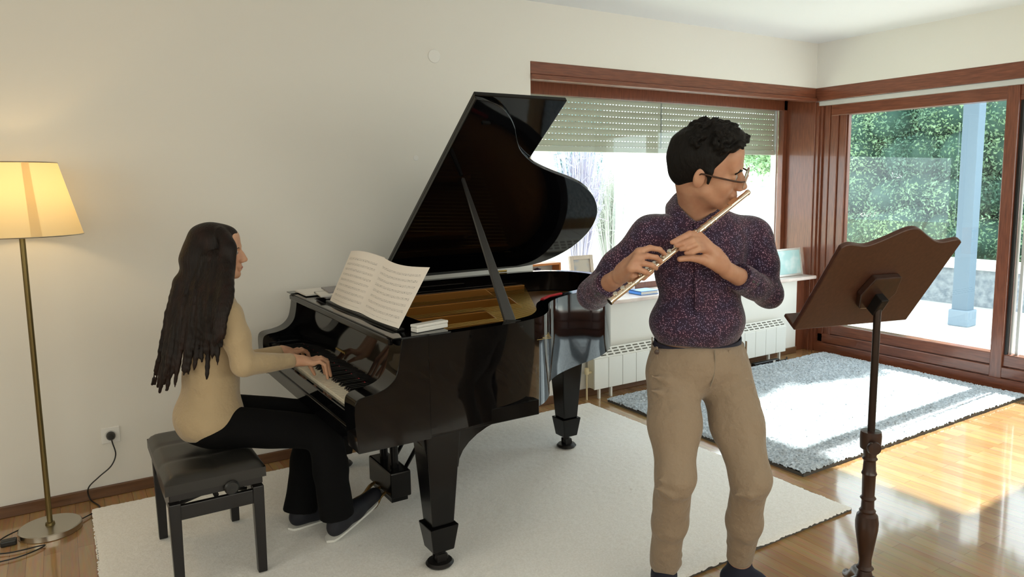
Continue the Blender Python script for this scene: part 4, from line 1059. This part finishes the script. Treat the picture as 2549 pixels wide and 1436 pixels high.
# right hand (far end of the flute, picture left): back of the hand towards the camera, fingers over the keys
rk = [handp(1590, 627, -.012), handp(1585, 642, -.022), handp(1578, 656, -.026), handp(1570, 668, -.022)]
S.cap(RW, RW*.45+rk[1]*.55, .027, .026, .015)
for i, q in enumerate(rk): S.cap(RW*.72+q*.28+(i-1.5)*V3(0, 0, -.005), q, .020, .0128, .014)
RF = [[rk[0], handp(1618, 617, -.022), handp(1642, 621, -.016), handp(1655, 633, -.004)],
      [rk[1], handp(1610, 637, -.038), handp(1634, 641, -.034), handp(1645, 652, -.018)],
      [rk[2], handp(1600, 655, -.042), handp(1622, 660, -.040), handp(1633, 668, -.026)],
      [rk[3], handp(1588, 670, -.036), handp(1605, 676, -.036), handp(1616, 682, -.024)]]
for f_ in RF: S.chain(f_, [.0118, .0098, .0088, .0072], .003, .008)
RT_ = [RW*.6+rk[2]*.4+CU*-.012+CW*.01, handp(1580, 688, .012), handp(1602, 690, .018), handp(1622, 676, .020)]
S.chain(RT_, [.017, .013, .0105, .008], .004, .012)
# left hand (nearer the head): palm turned to the camera, thumb below the tube
lk = [handp(1737, 583, .0), handp(1748, 597, .0), handp(1756, 610, .002), handp(1762, 622, .006)]
S.cap(LW, LW*.4+lk[2]*.6, .028, .030, .015)
for i, q in enumerate(lk): S.cap(LW*.70+q*.30, q, .022, .0135, .014)
LF = [[lk[0], handp(1716, 582, -.022), handp(1692, 594, -.026), handp(1673, 603, -.022)],
      [lk[1], handp(1722, 597, -.036), handp(1700, 606, -.038), handp(1684, 611, -.028)],
      [lk[2], handp(1730, 609, -.040), handp(1710, 617, -.042), handp(1695, 620, -.030)],
      [lk[3], handp(1740, 621, -.036), handp(1722, 628, -.038), handp(1708, 629, -.028)]]
for f_ in LF: S.chain(f_, [.0122, .0102, .0092, .0076], .003, .008)
LT_ = [LW*.62+lk[3]*.38+CU*-.014, handp(1748, 646, .002), handp(1718, 641, -.006), handp(1692, 645, -.004)]
S.chain(LT_, [.021, .0150, .0120, .0092], .004, .014)
FTR, FTL = nrm((-CW*.95-CR*.22)*V3(1, 1, 0)), nrm((CR*.80-CW*.62)*V3(1, 1, 0))
for a_, ft in ((AR, FTR), (AL, FTL)):
    dz = V3(0, 0, .020 if a_ is AR else 0); he = V3(a_[0], a_[1], .047)-ft*.035+dz; to = V3(a_[0], a_[1], .036)+ft*.15+dz
    S.cap(a_, V3(a_[0], a_[1], .07)+dz, .040, .038, .02); S.cap(he, to, .034, .026, .02)
body = obj('body', S.mesh(.0034), skin_m, man, smooth=True)
# hair
H = Sdf()
Eh = lambda c, r, kk=.02: H.ell(MW(*c), V3(*r)*HS, HR, kk)
Eh((-.022, 0, .038), (.106, .085, .096)); Eh((.022, .0, .098), (.075, .062, .040), .03); Eh((.050, .008, .106), (.046, .052, .030), .02); Eh((-.06, 0, .0), (.06, .070, .07))
H.sub_half(MW(.040, 0, .040), HR[0]*.80-HR[2]*.60, .012)
H.sub_half(MW(-.02, 0, -.062), -HR[2]+HR[0]*.3, .01)
for y in (-1, 1):
    H.cap(MW(.018, y*.075, .015), MW(.016, y*.0765, -.020), .0075*HS, .005*HS, .01)
    H.sub_ell(MW(-.012, y*.090, -.012), V3(.020, .022, .030)*HS, HR, .006)
r_ = np.random.default_rng(4)
for k_ in range(110):          # short tousled tufts, swept forward and up
    a_, b_ = r_.uniform(-1.15, 1.15), r_.uniform(-.75, .55)
    n_ = V3(math.sin(b_)*1.0, math.sin(a_)*math.cos(b_), math.cos(a_)*math.cos(b_)); q_ = V3(-.010, 0, .040)+n_*V3(.100, .080, .092)
    if q_[0] > .07 or q_[2] < .035: continue
    d_ = V3(.55, r_.uniform(-.45, .45), .15)+n_*.35; d_ = d_/np.linalg.norm(d_)*r_.uniform(.022, .040)
    H.chain([MW(*(q_-n_*.006)), MW(*(q_+d_*.5+n_*.006)), MW(*(q_+d_+n_*.003))], [.011, .008, .003], .006)
for k_ in range(26):           # fringe that stands up over the brow
    y_ = r_.uniform(-.055, .055); q_ = V3(.062+.012*(1-(y_/.055)**2), y_, .088)
    H.chain([MW(*q_), MW(*(q_+V3(.014, r_.uniform(-.01, .01), .016))), MW(*(q_+V3(.030, r_.uniform(-.02, .02), .016+r_.uniform(-.012, .012))))], [.011, .008, .003], .005)
hd = wrinkle(.0030, 3, 2.6)
obj('hair', H.mesh(.0035, hd), hair_m, man, smooth=True)
for y in (-1, 1):
    eye('dark', MW, HR, HS, y, man)
    mb = MB().tube([MW(.088, y*.050, .014), MW(.097, y*.034, .0215), MW(.103, y*.012, .017)], [.0035, .0062, .0048], 8); obj('eyebrow', mb, hair_m, man, smooth=True)
mb = MB().tube(cat_rom([MW(.099, -.021, -.0735), MW(.1035, -.008, -.0705), MW(.104, 0, -.0715), MW(.1035, .008, -.0705), MW(.099, .021, -.0735)], 3), [.002]+[.0044]*11+[.002], 8); obj('lips', mb, lip_m, man, smooth=True)
# stubble shadow is left to the light; glasses
gl_ = thing('glasses', tuple(MW(.12, 0, 0)), 'round tortoiseshell glasses on the face of the flute player', 'glasses')
mb = MB(); tmb = MB(); lens = MB()
for y in (-1, 1):
    c = MW(.121, y*.034, -.008); ax = nrm(HR[0]+HR[1]*y*.10-HR[2]*.12)
    mb.torus(c, ax, .0225*HS, .0021, 36, 8)
    lens.lathe([(0, -.0008), (.0222*HS, -.0006), (.0222*HS, .0006), (0, .0012)], c, 30, ax)
    tmb = MB().tube(cat_rom([MW(.119, y*.057, -.002), MW(.100, y*.071, -.001), (MW(.04, y*.0815, .004)), MW(-.008, y*.0875, .008), MW(-.024, y*.085, -.012)], 4), .0030, 8)
    obj('temple', tmb, tort_m, gl_, smooth=True)
mb.tube(cat_rom([MW(.123, -.0115, -.004), MW(.127, 0, .001), MW(.123, .0115, -.004)], 4), .0016, 8)
obj('rims', mb, M('clear_rim', (.45, .30, .22), .2), gl_, smooth=True); obj('lenses', lens, glass_m, gl_)

# shirt
C_ = Sdf()
for s_, e_, w_ in ((RS, RE, RW), (LS, LE, LW)):
    C_.chain([s_, s_*.45+e_*.55, e_], [.067, .064, .054], .03)
    cu = e_*.30+w_*.70; C_.chain([e_, cu], [.056, .046], .02)
for s_, e_, w_ in ((RS, RE, RW), (LS, LE, LW)):
    cu = e_*.30+w_*.70; dn = nrm(w_-e_); C_.sub_half(cu+dn*.004, dn, .003, .09)
C_.ell(CH, (.178, .122, .205), TR, .03); C_.ell(CH+V3(0, 0, .06), (.168, .104, .11), TR, .05)
C_.ell(WA, (.172, .122, .15), TR, .05); C_.ell(U(1735, 800, 2.66), (.172, .122, .085), TR, .05)
for s_ in (RS, LS): C_.cap(NB*.62+s_*.38+V3(0, 0, -.018), s_, .066, .066, .05)
C_.cap(NB+V3(0, 0, -.02), NB+V3(0, 0, .005), .078, .072, .05)
C_.sub_ell(U(1738, 506, 2.555), V3(.064, .085, .082), TR, .010)
C_.sub_half(U(1735, 858, 2.69), CU*-1-CR*.04, .01, .30)
shirt = obj('shirt', C_.mesh(.006, wrinkle(.0058, 5)), shirt_m, man, smooth=True)
for e_, w_ in ((RE, RW), (LE, LW)):
    dn = nrm(w_-e_); cu = e_*.30+w_*.70; mb = MB().lathe([(.036, -.062), (.0505, -.060), (.0515, -.030), (.0485, .004), (.0450, .006), (.040, .002)], cu, 28, dn)
    o = obj('cuff', mb, shirt_m, shirt, smooth=40)
    mb = MB()
    for t in (-.04, -.012): mb.lathe([(0, 0), (.0055, 0), (.005, .002), (0, .0025)], cu+dn*t+nrm(-CW-dn*(-CW@dn))*.0505, 12, -CW)
    obj('cuff_button', mb, blackp_m, o)
# collar: a stand round the neck that opens in front, two folded leaves with points, a placket
def strip(E0, E1, n=18, puff=.006):
    A = cat_rom(E0, n//(len(E0)-1)); B_ = cat_rom(E1, n//(len(E1)-1)); k_ = min(len(A), len(B_)); P = []
    for i in range(k_):
        a_, b_ = A[i], B_[i]; P.append([a_*(1-t)+b_*t-CW*puff*math.sin(math.pi*t)+CU*.004*math.sin(math.pi*t) for t in np.linspace(0, 1, 6)])
    return MB().grid(P)
def thick(o, t): m_ = o.modifiers.new('thickness', 'SOLIDIFY'); m_.thickness = t; m_.offset = 0; return o
thick(obj('collar', strip([U(1722, 474, 2.71), U(1687, 478, 2.66), U(1689, 504, 2.575), U(1706, 530, 2.53), U(1734, 553, 2.515)],
                    [U(1712, 500, 2.73), U(1664, 503, 2.67), U(1657, 533, 2.575), U(1668, 560, 2.525), U(1704, 572, 2.500)]), shirt_m, shirt, smooth=True), .003)
thick(obj('collar', strip([U(1712, 462, 2.70), U(1760, 470, 2.68), U(1784, 500, 2.60), U(1770, 530, 2.535), U(1737, 553, 2.515)],
                    [U(1700, 490, 2.72), U(1775, 492, 2.70), U(1812, 522, 2.61), U(1806, 556, 2.545), U(1762, 574, 2.500)]), shirt_m, shirt, smooth=True), .003)
thick(obj('placket', strip([U(1727, 553, 2.512), U(1728, 640, 2.505), U(1730, 740, 2.52), U(1732, 840, 2.56)], [U(1748, 553, 2.512), U(1749, 640, 2.503), U(1751, 740, 2.518), U(1752, 840, 2.558)], 18, .002), shirt_m, shirt, smooth=True), .002)
# belt
pts = []
for k_ in range(48):
    a = 2*math.pi*k_/48; pts.append(U(1737, 853, 2.70)+lat*.166*math.cos(a)+fro*.116*math.sin(a)+V3(0, 0, -.012*math.sin(a)+.004*math.cos(a)))
P = [[p+V3(0, 0, -.016)+nrm(p-U(1737, 853, 2.70))*.002, p+V3(0, 0, .018)+nrm(p-U(1737, 853, 2.70))*.002] for p in pts+[pts[0]]]
obj('belt', MB().grid(P), belt_m, man, smooth=True).modifiers.new('thickness', 'SOLIDIFY').thickness = .004
# trousers
T = Sdf()
T.ell(U(1738, 908, 2.70), (.184, .128, .115), TR, .05); T.ell(U(1738, 875, 2.70), (.175, .122, .085), TR, .05)
for h_, k_, a_, r1 in ((HRr, KR, AR, .098), (HLl, KL, AL, .098)):
    mid = h_*.5+k_*.5
    T.chain([h_, mid, k_], [r1, .088, .071], .035); T.chain([k_, k_*.5+a_*.5, a_*.94+k_*.06], [.071, .060, .052], .03)
    dn = nrm(a_-k_); T.sub_half(a_*.97+k_*.03, dn, .003, .14)
T.sub_half(U(1738, 850, 2.70), upv+CR*.03, .006, .4)
for (xa, ya, xb, yb, d_) in ((1618, 935, 1700, 948, 2.585), (1622, 972, 1720, 985, 2.575), (1640, 1010, 1735, 990, 2.580), (1800, 985, 1868, 960, 2.615), (1790, 1012, 1880, 1000, 2.62), (1632, 1215, 1712, 1235, 2.500), (1640, 1195, 1725, 1205, 2.490), (1826, 1232, 1905, 1215, 2.520), (1640, 1370, 1690, 1380, 2.715), (1815, 1350, 1870, 1362, 2.735), (1655, 1395, 1690, 1400, 2.73)):
    a_, b_ = U(xa, ya, d_+.012), U(xb, yb, d_+.012); m_ = U((xa+xb)/2, (ya+yb)/2+5, d_)
    T.chain([a_, m_, b_], [.004, .009, .004], .022)
tro = obj('trousers', T.mesh(.0055, wrinkle(.0058, 11, .9)), chino_m, man, smooth=True)
W0 = U(1737, 866, 2.70)
P = []
for k_ in range(49):
    a = 2*math.pi*k_/48; d = lat*.180*math.cos(a)+fro*.128*math.sin(a); P.append([W0+d+V3(0, 0, -.020-.012*math.sin(a)), W0+d*.985+V3(0, 0, .016-.012*math.sin(a))])
obj('waistband', MB().grid(P), chino_m, tro, smooth=True).modifiers.new('thickness', 'SOLIDIFY').thickness = .005
for a in (-2.5, -1.9+.55, .35, 1.25, 1.95, 2.9):
    d = lat*.181*math.cos(a)+fro*.129*math.sin(a); n_ = nrm(d); b_ = np.cross(upv, n_)
    obj('belt_loop', MB().obox(W0+d+V3(0, 0, .002-.012*math.sin(a))+n_*.003, b_, n_, upv, .005, .002, .025), chino_m, tro)
obj('coin_pocket_button', MB().lathe([(0, 0), (.009, 0), (.008, .003), (0, .004)], U(1635, 876, 2.565), 14, -CW), M('brown_button', (.05, .025, .015), .4), tro)
obj('fly_seam', MB().tube(cat_rom([U(1779, 872, 2.565), U(1780, 900, 2.562), U(1777, 935, 2.57), U(1768, 962, 2.58)], 4), .0022, 6), M('seam_shadow', (.26, .22, .17), .9), tro)
# socks
K = Sdf()
for a_, ft, nm in ((AR, FTR, 'R'), (AL, FTL, 'L')):
    K = Sdf(); z0 = .0225 if nm == 'R' else .001; he = V3(a_[0], a_[1], .045+z0)-ft*.035; to = V3(a_[0], a_[1], .033+z0)+ft*.155
    K.cap(a_, V3(a_[0], a_[1], .068+z0), .046, .046, .02); K.cap(he, (he+to)/2+V3(0, 0, .012), .040, .042, .03); K.cap((he+to)/2+V3(0, 0, .006), to, .042, .032, .03)
    K.sub_half(V3(a_[0], a_[1], .003+z0), V3(0, 0, -1), .004)
    obj('sock', K.mesh(.005), sock_m, man, smooth=True)

# ------------------------------------------------------------------ the flute
FL = FB-FA; fn = nrm(FL); fup = nrm(CU*.75-CW*.55-CR*.4); fup = nrm(fup-fn*(fup@fn)); fsd = np.cross(fn, fup)
flute = thing('flute', tuple(FA), 'rose gold transverse flute held up to the mouth of the standing person', 'flute')
Fp = lambda t, u_=0, s_=0: FA+FL*t+fup*u_+fsd*s_
ringp = lambda t: [Fp(t-.006), Fp(t+.006)]
obj('foot_joint', MB().tube([Fp(0), Fp(.17)], .0098, 20), flute_m, flute, smooth=40)
obj('body_tube', MB().tube([Fp(.17), Fp(.70)], .0098, 20), flute_m, flute, smooth=40)
obj('head_joint', MB().tube([Fp(.70), Fp(.74), Fp(.985)], [.0100, .0098, .0088], 20), flute_m, flute, smooth=40)
obj('crown', MB().tube([Fp(.985), Fp(.990), Fp(1.0)], [.0098, .0100, .0085], 20), flute_m, flute, smooth=40)
for t in (.004, .165, .178, .655, .70, .735): obj('joint_ring', MB().tube(ringp(t), .0116, 20), silver_m, flute, smooth=40)
lpp = Fp(.885, .0085); mb = MB().obox(lpp, fn, fsd, fup, .020, .012, .0022); obj('lip_plate', mb, flute_m, flute, bevel=.002)
for t, r in ((.045, .0085), (.095, .0088), (.145, .0085), (.215, .0085), (.262, .0085), (.309, .0085), (.37, .0085), (.417, .0085), (.464, .0085), (.51, .0075), (.555, .0068), (.60, .0062)):
    obj('key_cup', MB().lathe([(0, 0), (r, 0), (r, .0035), (r*.8, .005), (0, .0045)], Fp(t, .0098), 18, fup), silver_m, flute, smooth=40)
obj('key_rods', MB().tube([Fp(.02, .008, .010), Fp(.165, .008, .010)], .0022, 8).tube([Fp(.19, .008, .010), Fp(.62, .008, .010)], .0022, 8), silver_m, flute, smooth=40)
obj('bore', MB().lathe([(0, 0), (.0085, 0), (.0085, .0012), (0, .0012)], FA-fn*.001, 18, fn), blackp_m, flute)

# ------------------------------------------------------------------ the pianist
wom = thing('person', (-5.2, -1.0, .024), 'seated person with very long dark hair in a beige knit top playing the piano', 'person')
WC = U(537, 627, 2.99); WS = .93
wf = nrm(.955*CR+.25*CW+.03*CU); WR = frame(wf, upv+.05*CR)
WRS, WRE, WRW = U(566, 782, 2.86), U(607, 905, 2.87), U(728, 897, 3.06)
WLS, WLE, WLW = U(520, 772, 3.12), U(610, 900, 3.30), U(702, 874, 3.40)
WNB, WCH, WWA, WPE = U(540, 742, 3.0), U(528, 830, 3.0), U(526, 945, 3.02), U(520, 1045, 3.03)
WHR, WHL = U(545, 1062, 2.98), U(560, 1030, 3.14)
WKR, WKL = U(808, 1070, 3.13), U(785, 1030, 3.36)
WAR, WAL = U(838, 1268, 3.21), U(748, 1258, 3.33)
wlat = nrm(V3(.10, 1, 0)); wfr = nrm(V3(1, -.10, 0)); WT = np.stack([wlat, wfr, upv])
S = Sdf(); WW = head_sdf(S, WC, WR, WS, .92)
S.cap(WW(-.025, 0, -.06), WNB, .046, .05, .03)
S.ell(WCH, (.15, .098, .18), WT, .05); S.ell(WWA, (.125, .095, .16), WT, .05); S.ell(WPE+V3(0, 0, .01), (.148, .108, .09), WT, .05)
for s_, e_, w_ in ((WRS, WRE, WRW), (WLS, WLE, WLW)):
    S.cap(WCH*.4+s_*.6+V3(0, 0, .03), s_, .055, .045, .04); S.chain([s_, e_, w_], [.042, .034, .0245], .02)
for h_, k_, a_ in ((WHR, WKR, WAR), (WHL, WKL, WAL)): S.chain([h_, k_, a_], [.078, .05, .035], .03)
def hand(S, W, K, tipx, side, rad=1.):
    """a hand on the keys: W wrist, K knuckle row centre, fingers curve down on the keys"""
    fw = nrm(K-W); fw[2] = 0; fw = nrm(fw); sd = np.cross(upv, fw)*side       # sd points to the little finger
    kn = [K+sd*(-.030)+V3(0, 0, .001), K+sd*(-.010)+fw*.006+V3(0, 0, .004), K+sd*.010+fw*.003+V3(0, 0, .002), K+sd*.029-fw*.008-V3(0, 0, .003)]
    S.cap(W, W*.5+K*.5, .0235, .0225, .015)
    for q in kn: S.cap(W*.7+q*.3, q, .017, .0105, .012)
    zt = .7465
    for q, ln_, sp in zip(kn, (.068, .074, .068, .054), (-.010, -.002, .006, .014)):
        a = q+fw*ln_*.48+sd*sp*.5+V3(0, 0, .004); b_ = q+fw*ln_*.84+sd*sp+V3(0, 0, -.012); c_ = q+fw*ln_*1.0+sd*sp; c_[2] = zt
        b_[2] = max(b_[2], zt+.016); S.chain([q, a, b_, c_], [.0098*rad, .0084*rad, .0076*rad, .0064*rad], .003, .008)
    th = [W*.72+K*.28-sd*.020-V3(0, 0, .006), W*.42+K*.58-sd*.046-V3(0, 0, .014), K*1.0-sd*.058+fw*.006-V3(0, 0, .022), K-sd*.058+fw*.028]
    th[2][2] = max(th[2][2], zt+.010); th[3][2] = zt; S.chain(th, [.0145, .0115, .0095, .0072], .004, .012)
hand(S, WRW, U(778, 899, 3.115), 0, -1); hand(S, WLW, U(728, 876, 3.445), 0, 1)
for a_, to in ((WAR, V3(-4.60, -1.055, .085)), (WAL, V3(-4.76, -.93, .045))):
    hl = V3(a_[0], a_[1], .088); S.cap(a_, hl, .032, .028, .02); S.cap(hl, to+V3(0, 0, .022)-nrm(to-hl)*.03, .026, .018, .02)
obj('body', S.mesh(.0034), skinw_m, wom, smooth=True)
for y in (-1, 1):
    eye('brown', WW, WR, WS, y, wom)
    obj('eyebrow', MB().tube([WW(.088, y*.050, .014), WW(.096, y*.034, .020), WW(.101, y*.014, .016)], [.002, .0032, .0026], 8), hairw_m, wom, smooth=True)
obj('lips', MB().tube(cat_rom([WW(.099, -.019, -.0735), WW(.1035, -.007, -.0700), WW(.104, 0, -.0715), WW(.1035, .007, -.0700), WW(.099, .019, -.0735)], 3), [.002]+[.0046]*11+[.002], 8), lip_m, wom, smooth=True)
# long hair: a cap that follows the skull and many overlapping locks down the back
H = Sdf()
H.ell(WW(-.018, 0, .034), V3(.104, .086, .098)*WS, WR, .02); H.ell(WW(-.045, 0, -.03), V3(.078, .086, .10)*WS, WR, .03)
H.ell(WW(.034, 0, .070), V3(.0605, .066, .047)*WS, WR, .02)
H.sub_half(WW(.094, 0, .052), WR[0]*.62-WR[2]*.78, .018, .12)
H.sub_ell(WW(.118, 0, -.035), V3(.072, .062, .12)*WS, WR, .01)
r_ = np.random.default_rng(21)
VR = np.stack([CR, CW, CU])
for (px, py, d_, rx, ry, rz) in ((509, 650, 2.975, .098, .085, .085), (499, 712, 2.95, .112, .062, .085), (490, 770, 2.925, .112, .045, .085), (478, 825, 2.91, .096, .030, .085)):
    H.ell(U(px, py, d_), (rx, ry, rz), VR, .03)
side = ((568, 596, 562, 650), (560, 590, 556, 660), (574, 604, 569, 672))
for k_, (xa, ya, xb, yb) in enumerate(side):
    pts = cat_rom([U(xa-14, ya-14, 2.94), U(xa, ya+14, 2.915), U(xb, yb, 2.90), U(570-5*k_, 722, 2.83), U(562-9*k_, 780, 2.785), U(553-9*k_, 840+10*k_, 2.775)], 4)
    H.chain(pts, list(np.linspace(.018, .021, len(pts)//2))+list(np.linspace(.021, .007, len(pts)-len(pts)//2)), .012)
ends = [(383, 955, 2.93), (392, 968, 2.90), (404, 960, 2.88), (398, 935, 2.95), (416, 972, 2.87), (410, 935, 2.86), (428, 945, 2.86), (440, 912, 2.86), (452, 930, 2.85), (468, 934, 2.85), (461, 890, 2.85), (484, 918, 2.84),
        (498, 895, 2.84), (512, 948, 2.83), (506, 875, 2.83), (524, 885, 2.82), (538, 900, 2.82), (549, 870, 2.81), (556, 842, 2.81), (391, 915, 2.97), (398, 880, 3.0), (424, 880, 2.90), (441, 868, 2.87), (478, 868, 2.85), (520, 848, 2.83), (540, 852, 2.82), (430, 958, 2.86), (400, 978, 2.89)]
for n_, (ex, ey, ed) in enumerate(ends):
    u = (ex-383)/175.
    for q in range(2):
        jx = r_.uniform(-7, 7); jy = r_.uniform(-14, 14)
        p0_ = U(478+80*u+jx, 640+r_.uniform(-15, 15), 2.93-.035*math.sin(math.pi*u)+.02*(1-u))
        p1_ = U(448+112*u+jx, 705+jy, 2.905-.045*u+.03*(1-u)); p2_ = U(424+134*u+.7*jx, 775+jy, 2.89-.085*u+.02*(1-u))
        p3_ = U((424+134*u)*.45+ex*.55+.6*jx, 775*.45+ey*.55, (2.885-.05*u)*.5+ed*.5); p4_ = U(ex+jx*.8, ey+jy*.6, ed)
        pts = cat_rom([p0_, p1_, p2_, p3_, p4_], 4); N_ = len(pts)
        rr = [(.0185-.0148*(i/(N_-1))**1.35)*(.55 if i == 0 else 1) for i in range(N_)]
        H.chain(pts, rr, .007)
hm = H.mesh(.0040, wrinkle(.002, 9, 2.2))
obj('hair', hm, hairw_m, wom, smooth=True)
# knit top
C_ = Sdf()
C_.ell(WCH, (.160, .112, .19), WT, .05); C_.ell(WCH+wfr*.05+V3(0, 0, -.01), (.125, .085, .09), WT, .05); C_.ell(WWA, (.140, .112, .16), WT, .05); C_.ell(WPE+V3(0, 0, .015), (.178, .136, .12), WT, .05)
C_.cap(WNB+V3(0, 0, -.05), WNB+V3(0, 0, .0), .075, .055, .04)
for s_, e_, w_ in ((WRS, WRE, WRW), (WLS, WLE, WLW)):
    C_.cap(WCH*.5+s_*.5+V3(0, 0, .035), s_, .072, .052, .04); C_.chain([s_, e_*.5+s_*.5, e_], [.052, .053, .046], .02); C_.chain([e_, w_], [.047, .031], .02)
    dn = nrm(w_-e_); C_.sub_half(w_-dn*.002, dn, .003, .05)
hem = U(530, 1098, 3.0); C_.sub_half(U(530, 1065, 3.0), nrm(V3(.30, 0, -1)), .006, .5)
obj('knit_top', C_.mesh(.006, wrinkle(.0050, 15, .8)), top_m, wom, smooth=True)
# trousers
T = Sdf(); T.ell(WPE+V3(.01, 0, -.015), (.172, .128, .085), WT, .05)
for h_, k_, a_ in ((WHR, WKR, WAR), (WHL, WKL, WAL)):
    T.chain([h_, k_+V3(0, 0, -.008)], [.088, .069], .03); T.chain([k_+V3(0, 0, -.008), a_*.5+k_*.5, a_+V3(0, 0, -.012)], [.069, .072, .074], .03)
    dn = nrm(a_-k_); T.sub_half(a_+V3(0, 0, -.025), dn, .004, .16)
T.sub_half(V3(-5.2, -1, .494), V3(0, 0, -1), .01, None) if False else None
obj('trousers', T.mesh(.006, wrinkle(.003, 17, .9)), pants_m, wom, smooth=True)
# canvas shoes with white soles
for a_, to, rise in ((WAR, V3(-4.595, -1.055, .085), .055), (WAL, V3(-4.74, -.92, .045), .0)):
    hl = V3(a_[0], a_[1], 0)+nrm(V3(*(a_-to)[:2], 0))*.03; f_ = nrm(V3(*(to-a_)[:2], 0)); L_ = np.linalg.norm((to-hl)[:2])+.03
    sd = np.cross(upv, f_); K = Sdf()
    zf = lambda t: .057+rise*t*1.4
    pt_ = lambda t, z: hl+f_*L_*t+V3(0, 0, zf(t)+z)
    K.cap(V3(a_[0], a_[1], .11), pt_(.16, .03), .038, .042, .03); K.cap(pt_(.06, .010), pt_(.45, .016), .037, .041, .03); K.cap(pt_(.45, .012), pt_(.90, .004), .041, .034, .03); K.sub_half(pt_(.5, -.024), pt_(0, 0)*0+nrm(np.cross(f_, sd)*np.sign(np.cross(f_, sd)[2])*-1+f_*rise*1.4/L_), .004)
    so_ = obj('shoe', K.mesh(.005), shoe_m, wom, smooth=True)
    ol = []
    for t in np.linspace(0, 1, 20):
        w_ = .0365*math.sqrt(max(0, 1-((t-.5)/.5)**8))*(1+.1*math.sin(t*3)); ol.append((t, w_))
    P2 = [(t, w_) for t, w_ in ol]+[(t, -w_) for t, w_ in reversed(ol)]
    mb = MB().prism(P2, lambda t, w_: tuple(hl+f_*(L_*1.06*t-.034)+sd*w_+V3(0, 0, zf(t)-.034)), lambda t, w_: tuple(hl+f_*(L_*1.06*t-.034)+sd*w_*1.02+V3(0, 0, zf(t)-.024)))
    obj('sole', mb, sole_m, so_, smooth=40)
